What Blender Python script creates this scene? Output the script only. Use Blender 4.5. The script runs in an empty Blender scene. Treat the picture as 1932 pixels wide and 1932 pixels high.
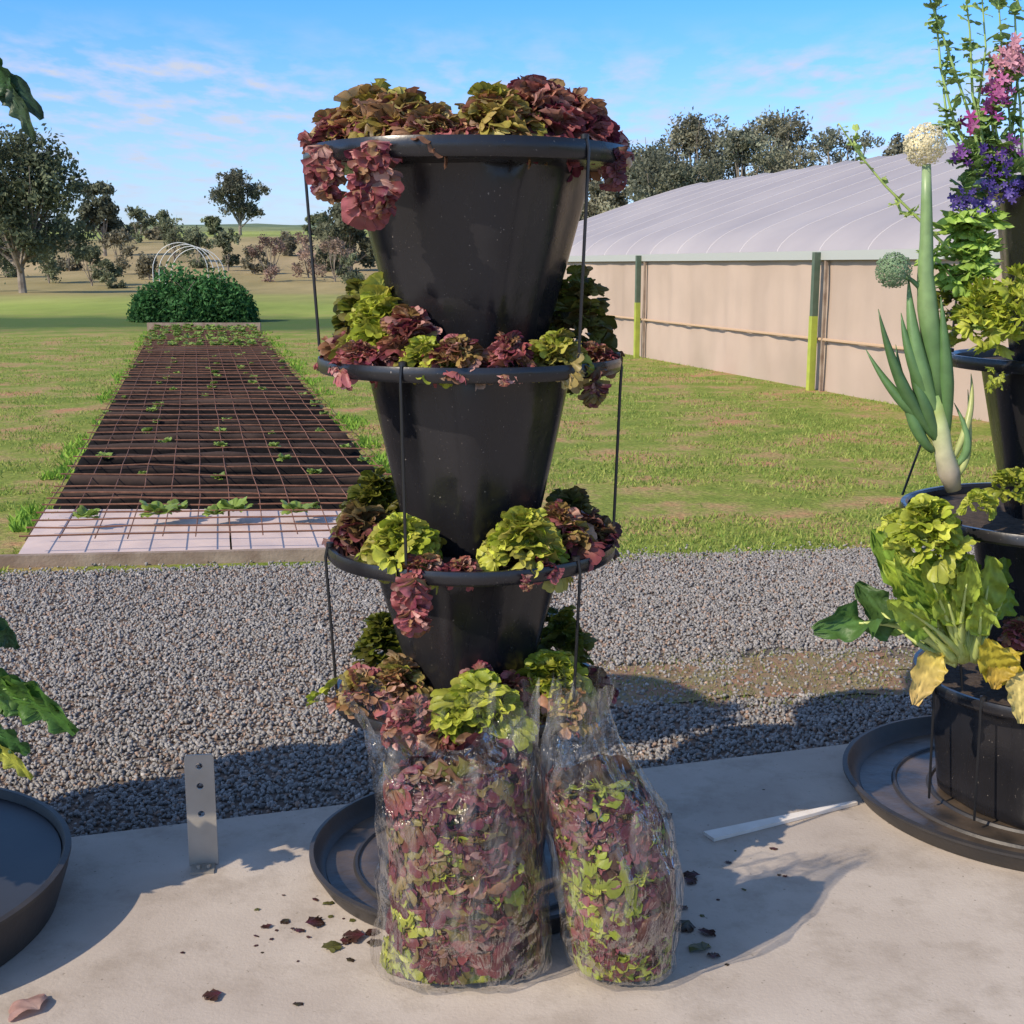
import bpy, bmesh, math, random
import numpy as np
from mathutils import Vector, Matrix, noise
random.seed(5); rng=np.random.default_rng(5)
F=2400.0; P=math.radians(11.0); H=1.3; GZ=-0.03
cP,sP=math.cos(P),math.sin(P)
scene=bpy.context.scene; COL=scene.collection
U=random.uniform
# ---------------------------------------------------------------- measuring
def ray(px,py):
    x=(px-966)/F; v=(966-py)/F
    return (x,cP+v*sP,-sP+v*cP)
def g(px,py,z=0.0):
    d=ray(px,py); t=(z-H)/d[2]; return Vector((d[0]*t,d[1]*t,z))
def pd(px,py,Y):
    d=ray(px,py); t=Y/d[1]; return Vector((d[0]*t,Y,H+d[2]*t))
def dep(Y,z): return Y*cP+(H-z)*sP
def hgt(y): return float(np.interp(y,[0,72,110,180,300,600,2600],[0,0,1.5,4.8,9.6,18.0,78]))+GZ
# ---------------------------------------------------------------- materials
def mat(name,col,rough=.6,attr=False,noise_amt=0.0,nscale=20,col2=None,bump=0.0,bscale=60,metal=0,trans=0.0,spec=.5,detail=4,coat=0):
    m=bpy.data.materials.new(name); m.use_nodes=True; nt=m.node_tree; N=nt.nodes; L=nt.links
    b=N['Principled BSDF']; b.inputs['Roughness'].default_value=rough; b.inputs['Metallic'].default_value=metal
    b.inputs['Specular IOR Level'].default_value=spec
    if coat: b.inputs['Coat Weight'].default_value=coat
    tc=N.new('ShaderNodeTexCoord')
    src=None
    if attr:
        a=N.new('ShaderNodeAttribute'); a.attribute_name='Col'; src=a.outputs['Color']
    else:
        r=N.new('ShaderNodeRGB'); r.outputs[0].default_value=(*col,1); src=r.outputs[0]
    if col2 or noise_amt:
        n=N.new('ShaderNodeTexNoise'); n.inputs['Scale'].default_value=nscale; n.inputs['Detail'].default_value=detail+2
        L.new(tc.outputs['Object'],n.inputs['Vector'])
        rp=N.new('ShaderNodeValToRGB'); rp.color_ramp.elements[0].position=.35; rp.color_ramp.elements[1].position=.65
        L.new(n.outputs['Fac'],rp.inputs['Fac'])
        mx=N.new('ShaderNodeMix'); mx.data_type='RGBA'
        L.new(rp.outputs['Color'],mx.inputs[0])
        L.new(src,mx.inputs[6])
        if col2: mx.inputs[7].default_value=(*col2,1)
        else:
            h=N.new('ShaderNodeHueSaturation'); h.inputs['Value'].default_value=1-noise_amt; L.new(src,h.inputs['Color']); L.new(h.outputs[0],mx.inputs[7])
        src=mx.outputs[2]
    L.new(src,b.inputs['Base Color'])
    if bump:
        n=N.new('ShaderNodeTexNoise'); n.inputs['Scale'].default_value=bscale; n.inputs['Detail'].default_value=6
        L.new(tc.outputs['Object'],n.inputs['Vector'])
        bp=N.new('ShaderNodeBump'); bp.inputs['Strength'].default_value=bump; bp.inputs['Distance'].default_value=.01
        L.new(n.outputs['Fac'],bp.inputs['Height']); L.new(bp.outputs[0],b.inputs['Normal'])
    if trans:
        t=N.new('ShaderNodeBsdfTranslucent'); L.new(src,t.inputs['Color'])
        ms=N.new('ShaderNodeMixShader'); ms.inputs[0].default_value=trans
        L.new(b.outputs[0],ms.inputs[1]); L.new(t.outputs[0],ms.inputs[2])
        L.new(ms.outputs[0],N['Material Output'].inputs['Surface'])
    return m
M={}
M['plastic']=mat('black_plastic',(.017,.0165,.019),.33,noise_amt=.3,nscale=5,bump=.12,bscale=25)
def dusty():
    m=M['plastic']; nt=m.node_tree; N=nt.nodes; L=nt.links; b=N['Principled BSDF']
    tc=N.new('ShaderNodeTexCoord'); n=N.new('ShaderNodeTexNoise'); n.inputs['Scale'].default_value=190; n.inputs['Detail'].default_value=2
    L.new(tc.outputs['Object'],n.inputs['Vector'])
    rp=N.new('ShaderNodeValToRGB'); rp.color_ramp.elements[0].position=.72; rp.color_ramp.elements[1].position=.77
    L.new(n.outputs['Fac'],rp.inputs[0])
    old=b.inputs['Base Color'].links[0].from_socket
    mx=N.new('ShaderNodeMix'); mx.data_type='RGBA'; L.new(rp.outputs[0],mx.inputs[0]); L.new(old,mx.inputs[6]); mx.inputs[7].default_value=(.22,.19,.16,1)
    L.new(mx.outputs[2],b.inputs['Base Color'])
    mp=N.new('ShaderNodeMapping'); mp.inputs['Scale'].default_value=(1,1,.15); L.new(tc.outputs['Object'],mp.inputs[0])
    n2=N.new('ShaderNodeTexNoise'); n2.inputs['Scale'].default_value=16; n2.inputs['Detail'].default_value=5; L.new(mp.outputs[0],n2.inputs['Vector'])
    mr=N.new('ShaderNodeMapRange'); mr.inputs[1].default_value=.3; mr.inputs[2].default_value=.7; mr.inputs[3].default_value=.16; mr.inputs[4].default_value=.36
    L.new(n2.outputs[0],mr.inputs[0]); L.new(mr.outputs[0],b.inputs['Roughness'])
dusty()
M['soil']=mat('soil',(.035,.022,.015),.95,col2=(.07,.05,.035),nscale=60,bump=.8,bscale=90)
M['rod']=mat('rod_plastic',(.012,.012,.013),.4)
M['leaf']=mat('leaf',(.2,.3,.05),.45,attr=True,noise_amt=.22,nscale=45,trans=.34,spec=.4,bump=.15,bscale=120)
M['foliage']=mat('foliage',(.1,.1,.05),.7,attr=True,trans=.35,spec=.2)
M['bark']=mat('bark',(.16,.13,.10),.9,col2=(.30,.26,.21),nscale=3,bump=.5,bscale=10)
M['steel']=mat('galvanised_steel',(.42,.39,.34),.5,col2=(.35,.32,.27),nscale=9,metal=.4,bump=.1)
M['rust']=mat('rusty_steel',(.14,.06,.035),.85,col2=(.22,.10,.06),nscale=25)
M['board']=mat('white_board',(.66,.52,.46),.7,col2=(.52,.42,.40),nscale=6)
M['strip']=mat('pale_streak',(.78,.72,.64),.6,col2=(.70,.63,.54),nscale=20)
M['timber']=mat('weathered_timber',(.20,.14,.10),.85,col2=(.32,.25,.19),nscale=8,bump=.3)
M['film']=mat('roof_film',(.36,.335,.35),.6,col2=(.42,.39,.395),nscale=.7,trans=.1,spec=.2)
M['hoop']=mat('hoop_steel',(.50,.475,.47),.6)
M['net']=mat('side_curtain',(.52,.41,.33),.85,col2=(.44,.345,.275),nscale=.9,trans=.1,spec=.1)
M['gpost']=mat('green_post',(.07,.11,.07),.5,col2=(.10,.13,.09),nscale=12)
M['ypost']=mat('yellow_sleeve',(.40,.46,.06),.5,col2=(.30,.35,.05),nscale=9)
M['white_tube']=mat('white_tube',(.62,.62,.60),.4)
M['gutter']=mat('gutter',(.40,.42,.39),.4)
M['rail']=mat('tan_rail',(.50,.35,.22),.6)
M['stem']=mat('stem',(.2,.3,.1),.4,attr=True,noise_amt=.2,nscale=40,trans=.1)
M['pebble']=mat('pebble',(.3,.3,.3),.8,attr=True,noise_amt=.15,nscale=90)
M['saucer']=mat('saucer_plastic',(.022,.021,.022),.5,col2=(.05,.042,.036),nscale=6,bump=.1)
M['dirtwater']=mat('saucer_dirt',(.03,.025,.02),.35,col2=(.11,.08,.055),nscale=9,bump=.4,bscale=20)
M['water']=mat('tray_floor',(.018,.02,.026),.42,col2=(.035,.035,.038),nscale=4,bump=.1,bscale=8)
M['dirt']=mat('reddish_dirt',(.26,.14,.09),.95,col2=(.20,.17,.09),nscale=7,bump=.8,bscale=50)
def weedmat():
    m=mat('weed_mat',(.02,.02,.02),.92,bump=.6,bscale=30,spec=.1); nt=m.node_tree; N=nt.nodes; L=nt.links
    tc=N.new('ShaderNodeTexCoord'); sx=N.new('ShaderNodeSeparateXYZ'); L.new(tc.outputs['Object'],sx.inputs[0])
    n=N.new('ShaderNodeTexNoise'); n.inputs['Scale'].default_value=6; n.inputs['Detail'].default_value=7; L.new(tc.outputs['Object'],n.inputs['Vector'])
    ma=N.new('ShaderNodeMath'); ma.operation='MULTIPLY_ADD'; L.new(n.outputs[0],ma.inputs[0]); ma.inputs[1].default_value=.04; L.new(sx.outputs['Z'],ma.inputs[2])
    mr=N.new('ShaderNodeMapRange'); mr.inputs[1].default_value=.105; mr.inputs[2].default_value=.145; L.new(ma.outputs[0],mr.inputs[0])
    rp=N.new('ShaderNodeValToRGB'); e=rp.color_ramp.elements; e[0].color=(.007,.006,.006,1); e[1].color=(.070,.047,.038,1); L.new(mr.outputs[0],rp.inputs[0])  # lit crests and shaded valleys of the folds, painted by height
    L.new(rp.outputs[0],N['Principled BSDF'].inputs['Base Color']); return m
M['weedmat']=weedmat()
def concrete():
    m=bpy.data.materials.new('concrete'); m.use_nodes=True; nt=m.node_tree; N=nt.nodes; L=nt.links; b=N['Principled BSDF']
    tc=N.new('ShaderNodeTexCoord')
    def nz(s,d=6,r=.6):
        n=N.new('ShaderNodeTexNoise'); n.inputs['Scale'].default_value=s; n.inputs['Detail'].default_value=d; n.inputs['Roughness'].default_value=r
        L.new(tc.outputs['Object'],n.inputs['Vector']); return n.outputs['Fac']
    r1=N.new('ShaderNodeValToRGB'); e=r1.color_ramp.elements; e[0].position=.3; e[0].color=(.40,.34,.285,1); e[1].position=.7; e[1].color=(.54,.475,.405,1)
    L.new(nz(2.2),r1.inputs[0])
    r2=N.new('ShaderNodeValToRGB'); e=r2.color_ramp.elements; e[0].position=.48; e[0].color=(0,0,0,1); e[1].position=.75; e[1].color=(.7,.7,.7,1)
    L.new(nz(7,8,.7),r2.inputs[0])
    mx=N.new('ShaderNodeMix'); mx.data_type='RGBA'; L.new(r2.outputs[0],mx.inputs[0]); L.new(r1.outputs[0],mx.inputs[6]); mx.inputs[7].default_value=(.27,.22,.17,1)
    r3=N.new('ShaderNodeValToRGB'); e=r3.color_ramp.elements; e[0].position=.66; e[0].color=(0,0,0,1); e[1].position=.72; e[1].color=(.7,.7,.7,1)
    L.new(nz(70,3),r3.inputs[0])
    m2=N.new('ShaderNodeMix'); m2.data_type='RGBA'; L.new(r3.outputs[0],m2.inputs[0]); L.new(mx.outputs[2],m2.inputs[6]); m2.inputs[7].default_value=(.19,.16,.12,1)
    L.new(m2.outputs[2],b.inputs['Base Color']); b.inputs['Roughness'].default_value=.8; b.inputs['Specular IOR Level'].default_value=.25
    bp=N.new('ShaderNodeBump'); bp.inputs['Strength'].default_value=.25; bp.inputs['Distance'].default_value=.005; L.new(nz(120,6),bp.inputs['Height']); L.new(bp.outputs[0],b.inputs['Normal'])
    return m
M['concrete']=concrete()
def groundmat():
    m=bpy.data.materials.new('paddock_ground'); m.use_nodes=True; nt=m.node_tree; N=nt.nodes; L=nt.links; b=N['Principled BSDF']
    tc=N.new('ShaderNodeTexCoord')
    def nz(s,d=6,r=.6,st=None):
        n=N.new('ShaderNodeTexNoise'); n.inputs['Scale'].default_value=s; n.inputs['Detail'].default_value=d; n.inputs['Roughness'].default_value=r
        if st:
            mp=N.new('ShaderNodeMapping'); mp.inputs['Scale'].default_value=st; L.new(tc.outputs['Object'],mp.inputs[0]); L.new(mp.outputs[0],n.inputs['Vector'])
        else: L.new(tc.outputs['Object'],n.inputs['Vector'])
        return n.outputs['Fac']
    def ramp(src,els):
        r=N.new('ShaderNodeValToRGB'); e=r.color_ramp.elements
        while len(e)<len(els): e.new(.5)
        for k,(p,c) in enumerate(els): e[k].position=p; e[k].color=(*c,1)
        L.new(src,r.inputs[0]); return r.outputs[0]
    def mix(f,a,c):
        x=N.new('ShaderNodeMix'); x.data_type='RGBA'; L.new(f,x.inputs[0])
        for s,v in ((6,a),(7,c)):
            if isinstance(v,tuple): x.inputs[s].default_value=(*v,1)
            else: L.new(v,x.inputs[s])
        return x.outputs[2]
    near=ramp(nz(1.3,8,.72),[(.36,(.17,.24,.04)),(.48,(.26,.30,.065)),(.55,(.38,.30,.13)),(.64,(.50,.26,.15))])
    fine=ramp(nz(35,4,.7),[(.35,(.45,.45,.4)),(.65,(1.2,1.2,1.1))])
    mm=N.new('ShaderNodeMix'); mm.data_type='RGBA'; mm.blend_type='MULTIPLY'; mm.inputs[0].default_value=.8; L.new(near,mm.inputs[6]); L.new(fine,mm.inputs[7])
    near=mm.outputs[2]
    sx=N.new('ShaderNodeSeparateXYZ'); L.new(tc.outputs['Object'],sx.inputs[0])
    ad=N.new('ShaderNodeMath'); ad.operation='MULTIPLY_ADD'; L.new(nz(.02,3),ad.inputs[0]); ad.inputs[1].default_value=60; L.new(sx.outputs['Y'],ad.inputs[2])
    mr=N.new('ShaderNodeMapRange'); mr.inputs[1].default_value=30; mr.inputs[2].default_value=430; L.new(ad.outputs[0],mr.inputs[0])
    far=ramp(mr.outputs[0],[(0,(.28,.35,.07)),(.10,(.32,.38,.09)),(.15,(.34,.28,.13)),(.26,(.40,.30,.17)),(.40,(.36,.29,.15)),(.44,(.30,.35,.10)),(.62,(.34,.38,.11)),(.68,(.27,.29,.13)),(1,(.16,.21,.13))])
    fv=ramp(nz(.12,6,.7,(1,.3,1)),[(.35,(.55,.6,.5)),(.65,(1.1,1.1,1.05))])
    m3=N.new('ShaderNodeMix'); m3.data_type='RGBA'; m3.blend_type='MULTIPLY'; m3.inputs[0].default_value=.9; L.new(far,m3.inputs[6]); L.new(fv,m3.inputs[7])
    f2=N.new('ShaderNodeMapRange'); f2.inputs[1].default_value=22; f2.inputs[2].default_value=40; L.new(sx.outputs['Y'],f2.inputs[0])
    c=mix(f2.outputs[0],near,m3.outputs[2])
    wob=N.new('ShaderNodeMath'); wob.operation='MULTIPLY_ADD'; L.new(nz(.3,3),wob.inputs[0]); wob.inputs[1].default_value=6; L.new(sx.outputs['Y'],wob.inputs[2])
    mr2=N.new('ShaderNodeMapRange'); mr2.inputs[1].default_value=28; mr2.inputs[2].default_value=48; L.new(wob.outputs[0],mr2.inputs[0])
    strip=ramp(mr2.outputs[0],[(0,(0,0,0)),(.15,(.9,.9,.9)),(.35,(.9,.9,.9)),(.5,(0,0,0))])
    c=mix(strip,c,(.055,.105,.028))
    L.new(c,b.inputs['Base Color']); b.inputs['Roughness'].default_value=.95; b.inputs['Specular IOR Level'].default_value=.15
    bp=N.new('ShaderNodeBump'); bp.inputs['Strength'].default_value=.6; bp.inputs['Distance'].default_value=.03; L.new(nz(25,6,.7),bp.inputs['Height']); L.new(bp.outputs[0],b.inputs['Normal'])
    return m
M['ground']=groundmat()
M['gravelbase']=mat('gravel_base',(.12,.10,.085),.95,col2=(.22,.15,.11),nscale=1.5,bump=1,bscale=60)
def bagmat():
    m=bpy.data.materials.new('clear_bag'); m.use_nodes=True; nt=m.node_tree; N=nt.nodes; L=nt.links
    N.remove(N['Principled BSDF'])
    tc=N.new('ShaderNodeTexCoord')
    mp=N.new('ShaderNodeMapping'); mp.inputs['Scale'].default_value=(2.2,1.6,.6); mp.inputs['Rotation'].default_value=(0,.5,0); L.new(tc.outputs['Object'],mp.inputs[0])
    n=N.new('ShaderNodeTexNoise'); n.inputs['Scale'].default_value=11; n.inputs['Detail'].default_value=4; n.inputs['Distortion'].default_value=1.2; L.new(mp.outputs[0],n.inputs['Vector'])
    bp=N.new('ShaderNodeBump'); bp.inputs['Strength'].default_value=1; bp.inputs['Distance'].default_value=.024; L.new(n.outputs[0],bp.inputs['Height'])
    tr=N.new('ShaderNodeBsdfTransparent'); tr.inputs[0].default_value=(.985,.98,.975,1)
    gl=N.new('ShaderNodeBsdfGlossy'); gl.inputs['Roughness'].default_value=.14; L.new(bp.outputs[0],gl.inputs['Normal'])
    df=N.new('ShaderNodeBsdfDiffuse'); df.inputs[0].default_value=(.8,.78,.75,1); L.new(bp.outputs[0],df.inputs['Normal'])
    lw=N.new('ShaderNodeLayerWeight'); lw.inputs[0].default_value=.22; L.new(bp.outputs[0],lw.inputs['Normal'])
    mr=N.new('ShaderNodeMapRange'); mr.inputs[3].default_value=.015; mr.inputs[4].default_value=.40; L.new(lw.outputs['Fresnel'],mr.inputs[0])
    md=N.new('ShaderNodeMapRange'); md.inputs[1].default_value=.50; md.inputs[2].default_value=.70; md.inputs[3].default_value=.008; md.inputs[4].default_value=.12; L.new(n.outputs[0],md.inputs[0])
    s1=N.new('ShaderNodeMixShader'); L.new(md.outputs[0],s1.inputs[0]); L.new(tr.outputs[0],s1.inputs[1]); L.new(df.outputs[0],s1.inputs[2])
    s2=N.new('ShaderNodeMixShader'); L.new(mr.outputs[0],s2.inputs[0]); L.new(s1.outputs[0],s2.inputs[1]); L.new(gl.outputs[0],s2.inputs[2])
    L.new(s2.outputs[0],N['Material Output'].inputs['Surface']); return m
M['bag']=bagmat()
# ---------------------------------------------------------------- object helpers
def tag(o,label=None,cat=None,group=None,kind=None):
    if label: o['label']=label
    if cat: o['category']=cat
    if group: o['group']=group
    if kind: o['kind']=kind
    return o
def empty(name,loc,label,cat,group=None):
    o=bpy.data.objects.new(name,None); COL.objects.link(o); o.location=loc; o.empty_display_size=.05
    return tag(o,label,cat,group)
def link(name,me,m,parent=None,loc=(0,0,0)):
    o=bpy.data.objects.new(name,me); COL.objects.link(o); me.materials.append(M[m]) if m and not me.materials else None
    o.location=loc
    if parent: o.parent=parent
    return o
def npmesh(name,V,Q,m,parent=None,loc=(0,0,0),col=None,smooth=False):
    V=np.asarray(V,dtype=np.float32); Q=np.asarray(Q,dtype=np.int32); k=Q.shape[1]
    me=bpy.data.meshes.new(name); me.vertices.add(len(V)); me.vertices.foreach_set('co',V.ravel())
    me.loops.add(Q.size); me.loops.foreach_set('vertex_index',Q.ravel())
    me.polygons.add(len(Q)); me.polygons.foreach_set('loop_start',np.arange(0,Q.size,k,dtype=np.int32))
    me.update(calc_edges=True)
    if smooth: me.polygons.foreach_set('use_smooth',np.ones(len(Q),dtype=bool))
    if col is not None:
        ca=me.color_attributes.new('Col','FLOAT_COLOR','POINT')
        c=np.ones((len(V),4),dtype=np.float32); c[:,:3]=col; ca.data.foreach_set('color',c.ravel())
    me.update()
    return link(name,me,m,parent,loc)
class MB:
    def __init__(s): s.v=[]; s.f=[]; s.c=[]
    def add(s,vs,fs,c=None):
        o=len(s.v); s.v+= [tuple(v) for v in vs]; s.f+=[tuple(i+o for i in f) for f in fs]; s.c+=[c or (1,1,1)]*len(vs) if not (c and isinstance(c,list)) else c
    def box(s,lo,hi,mt=None):
        x0,y0,z0=lo; x1,y1,z1=hi
        vs=[Vector(p) for p in ((x0,y0,z0),(x1,y0,z0),(x1,y1,z0),(x0,y1,z0),(x0,y0,z1),(x1,y0,z1),(x1,y1,z1),(x0,y1,z1))]
        if mt: vs=[mt@v for v in vs]
        s.add(vs,[(0,3,2,1),(4,5,6,7),(0,1,5,4),(1,2,6,5),(2,3,7,6),(3,0,4,7)])
    def tube(s,pts,rad,n=8,c=None,cap=True):
        pts=[Vector(p) for p in pts]; m=len(pts)
        if not hasattr(rad,'__len__'): rad=[rad]*m
        vs=[]; fs=[]; cs=[]; prev=None
        for i,p in enumerate(pts):
            t=(pts[min(i+1,m-1)]-pts[max(i-1,0)]).normalized()
            a=prev if prev is not None else (Vector((0,0,1)) if abs(t.z)<.9 else Vector((1,0,0)))
            u=(a-t*a.dot(t)).normalized(); prev=u; w=t.cross(u)
            for k in range(n):
                q=2*math.pi*k/n; vs.append(p+(u*math.cos(q)+w*math.sin(q))*rad[i])
                cs.append(c[i] if isinstance(c,list) else (c or (1,1,1)))
        for i in range(m-1):
            for k in range(n):
                k2=(k+1)%n; fs.append((i*n+k,i*n+k2,(i+1)*n+k2,(i+1)*n+k))
        if cap: fs.append(tuple(range(n-1,-1,-1))); fs.append(tuple((m-1)*n+k for k in range(n)))
        s.add(vs,fs,cs)
    def lathe(s,prof,n=72,fn=None,o=(0,0,0)):
        vs=[]; fs=[]
        for j,(r,z) in enumerate(prof):
            for k in range(n):
                a=2*math.pi*k/n; rr=r*(fn(a,j) if fn else 1)
                vs.append((o[0]+rr*math.cos(a),o[1]+rr*math.sin(a),o[2]+z))
        for j in range(len(prof)-1):
            for k in range(n):
                k2=(k+1)%n; fs.append((j*n+k,j*n+k2,(j+1)*n+k2,(j+1)*n+k))
        s.add(vs,fs)
    def build(s,name,m,parent=None,loc=(0,0,0),smooth=False,col=False):
        me=bpy.data.meshes.new(name); me.from_pydata(s.v,[],s.f)
        if smooth:
            me.polygons.foreach_set('use_smooth',np.ones(len(s.f),dtype=bool))
            if smooth!='all': me.set_sharp_from_angle(angle=math.radians(40))
        if col:
            ca=me.color_attributes.new('Col','FLOAT_COLOR','POINT'); c=np.ones((len(s.v),4),dtype=np.float32); c[:,:3]=np.array(s.c); ca.data.foreach_set('color',c.ravel())
        me.update(); return link(name,me,m,parent,loc)
def bez(a,b,c,n):
    a,b,c=Vector(a),Vector(b),Vector(c); out=[]
    for i in range(n):
        t=i/(n-1); out.append(a*(1-t)**2+b*2*t*(1-t)+c*t*t)
    return out
# ---------------------------------------------------------------- leaves
def gridq(a,b):
    i=np.arange(a-1)[:,None]; j=np.arange(b-1)[None,:]; v=(i*b+j).ravel()
    return np.stack([v,v+1,v+b+1,v+b],1)
NR,NT=8,37
GQ=gridq(NR,NT)
def frill(W=.85,n=5,A=.17,droop=.25,nz=1.0,jag=0):
    r=np.array((.05,.32,.54,.70,.82,.90,.96,1.0)); t=np.linspace(-1,1,NT); R,T=np.meshgrid(r,t,indexing='ij')
    p=rng.uniform(0,6.28,8)
    rag=rng.normal(0,.015*nz,R.shape)*(R>.85)
    lobe=.05*np.sin(2.2*math.pi*T+p[6])*R**2
    if jag: lobe=-jag*(.5-.5*np.cos(4*math.pi*T))**.8*R-.10*np.abs(np.sin(9*math.pi*T))*R**3
    rad=R*(1+lobe)+rag
    ang=T*1.5
    x=rad*(.32+.68*np.cos(ang)); y=W*rad*np.sin(ang)*(.35+.65*R)
    # ruffles: waves of uneven length, growing towards the rim and leaning over it
    Tw=T+.11*np.sin(3.1*T+p[0])+.05*np.sin(7.3*T+p[1])
    ph=n*math.pi*Tw+p[2]
    edge=R**3
    am=.7+.3*np.sin(2.7*T+p[3])
    w1=np.sin(ph); w2=np.cos(ph)
    z=A*edge*w1*am+.35*A*R**2*np.sin(.45*ph+p[5])+.10*A*R**6*np.sin(2.3*ph+p[4])
    curl=np.clip((R-.78)/.22,0,1)**1.5
    if not jag:
        z-=.10*curl*(.5+.5*w2); 
        x-=.09*curl*(.6+.4*w1)*np.cos(ang); y-=.07*curl*(.6+.4*w1)*np.sin(ang)
    x+=.10*(A/.2)*edge*w2*(-np.sin(ang)); y+=.12*(A/.2)*edge*w2*np.cos(ang)
    z+=.05*R*np.sin(9*R+p[4])*np.cos(4*T+p[7])
    z+=-droop*R**2.4+.14*T**2*R
    return np.stack([x.ravel(),y.ravel(),z.ravel()],1),R.ravel(),T.ravel()
FR=[frill(U(.95,1.25),random.choice((4,5,5,6)),U(.17,.25),d) for d in (.05,.2,.4,.7) for _ in range(8)]
FLAT=[frill(.9,3,.05,.2,.3) for _ in range(6)]
JAG=[frill(U(.9,1.2),4,.09,U(.1,.5),.6,jag=U(.35,.55)) for _ in range(10)]
GREEN=np.array((.38,.46,.04)); LIME=np.array((.58,.62,.08)); PALE=np.array((.62,.58,.24)); RED=np.array((.32,.08,.085)); DRED=np.array((.19,.035,.065)); BRIGHT=np.array((.48,.15,.165)); DKG=np.array((.07,.13,.03)); BRONZE=np.array((.38,.20,.11)); PINK=np.array((.60,.32,.28))
class Lv:
    def __init__(s): s.V=[];s.Q=[];s.C=[];s.n=0
    def raw(s,V,Q,C):
        s.V.append(V); s.Q.append(Q+s.n); s.C.append(C); s.n+=len(V)
    def leaf(s,o,a,e,L,c0,c1,pw=1.2,roll=0,tm=None,sc=(1,1,1)):
        V,R,T=tm if tm else random.choice(FR)
        f=np.array((math.cos(a)*math.cos(e),math.sin(a)*math.cos(e),math.sin(e)))
        sd=np.array((-math.sin(a),math.cos(a),0)); n=np.cross(f,sd)
        if roll: sd,n=sd*math.cos(roll)+n*math.sin(roll),-sd*math.sin(roll)+n*math.cos(roll)
        W=np.array(o)+L*(V[:,0:1]*f*sc[0]+V[:,1:2]*sd*sc[1]+V[:,2:3]*n*sc[2])
        m=np.clip(R**pw+.15*(rng.random(len(R))-.5)+.10*np.abs(T),0,1)[:,None]
        vein=1+.25*np.exp(-(T/.08)**2)[:,None]*(1-m)
        C=(np.array(c0)*(1-m)+np.array(c1)*m)*vein*U(.75,1.25)
        s.raw(W,GQ,C)
    def build(s,name,parent=None,loc=(0,0,0),m='leaf',smooth=True):
        return npmesh(name,np.concatenate(s.V),np.concatenate(s.Q),m,parent,loc,np.concatenate(s.C),smooth)
def lettuce(loc,S,red,label,n=40,emin=0,emax=85,a0=None,aspan=6.2832,name='lettuce_plant',group='frilly lettuces growing in the planter tower',shade=1.0,tall=1.0,tms=None,Lf=1.0,cat='lettuce'):  # shade multiplies the leaf colours, painting the shaded heads darker
    lv=Lv(); hang=emin<-60; n=int(n*1.7)
    for i in range(n):
        t=i/max(1,n-1); a=i*2.399+U(-.3,.3)
        if a0 is not None: a=a0+U(-.5,.5)*aspan
        e=math.radians(emin+(emax-emin)*t**.8+U(-26,26)); l=S*Lf*(.46-.12*t)*U(.65,1.25)
        rr=min(1,max(0,red+U(-.32,.28)-.22*t))
        if red<0: rr=0
        q=random.random()
        rc=BRIGHT if q<.22 else RED if q<.48 else DRED if q<.74 else BRONZE if q<.84 else PINK
        tip=(LIME if random.random()<.45 else GREEN)*(1-rr)+rc*rr
        base=(PALE*.4+GREEN*.45)*(1-rr*.7)+(RED*.45)*rr
        if hang:
            qq=S*1.25*random.random(); o=(.3*S*math.cos(a),.3*S*math.sin(a),-qq)
        else:
            ro=S*.62*(1-t)**.6*U(.55,1.2); o=(ro*math.cos(a),ro*math.sin(a),S*tall*(.10+.75*t**.75)*U(.7,1.15))
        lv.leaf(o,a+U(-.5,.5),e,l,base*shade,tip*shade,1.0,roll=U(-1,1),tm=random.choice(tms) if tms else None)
    o=lv.build(name,loc=loc); return tag(o,label,cat,group)
# ---------------------------------------------------------------- camera, world, sun
cam=bpy.data.objects.new('camera',bpy.data.cameras.new('camera')); COL.objects.link(cam)
cam.location=(0,0,H); cam.rotation_euler=(math.pi/2-P,0,0); cam.data.sensor_width=36; cam.data.lens=36*F/1932; cam.data.clip_end=6000; cam.data.clip_start=.05
scene.camera=cam
SE=math.radians(36); SA=math.radians(53)
sd=Vector((math.sin(SA)*math.cos(SE),math.cos(SA)*math.cos(SE),-math.sin(SE)))
sun=bpy.data.objects.new('sun',bpy.data.lights.new('sun','SUN')); COL.objects.link(sun); sun.data.energy=5.0; sun.data.angle=math.radians(.5); sun.data.color=(1,.86,.68)
sun.rotation_euler=sd.to_track_quat('-Z','Y').to_euler(); sun.location=(-5,-5,8)
w=bpy.data.worlds.new('World'); scene.world=w; w.use_nodes=True; nt=w.node_tree; N=nt.nodes; L=nt.links
bg=N['Background']; bg.inputs[1].default_value=.15
sk=N.new('ShaderNodeTexSky'); sk.sky_type='NISHITA'; sk.sun_disc=False; sk.sun_elevation=SE; sk.sun_rotation=math.atan2(-sd.x,-sd.y); sk.air_density=1.0; sk.dust_density=.6; sk.ozone_density=2.5
hs=N.new('ShaderNodeHueSaturation'); hs.inputs['Saturation'].default_value=1.0; hs.inputs['Value'].default_value=1.0; L.new(sk.outputs[0],hs.inputs['Color'])
tc=N.new('ShaderNodeTexCoord'); sx=N.new('ShaderNodeSeparateXYZ'); L.new(tc.outputs['Generated'],sx.inputs[0])
tint=N.new('ShaderNodeValToRGB'); e=tint.color_ramp.elements; e[0].position=0; e[0].color=(.56,.64,.93,1); e[1].position=1; e[1].color=(.85,.80,.78,1)
q=e.new(.10); q.color=(.48,.64,.98,1); q=e.new(.2); q.color=(.25,.60,1,1); q=e.new(.45); q.color=(.75,.80,.9,1)
L.new(sx.outputs['Z'],tint.inputs[0])
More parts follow.
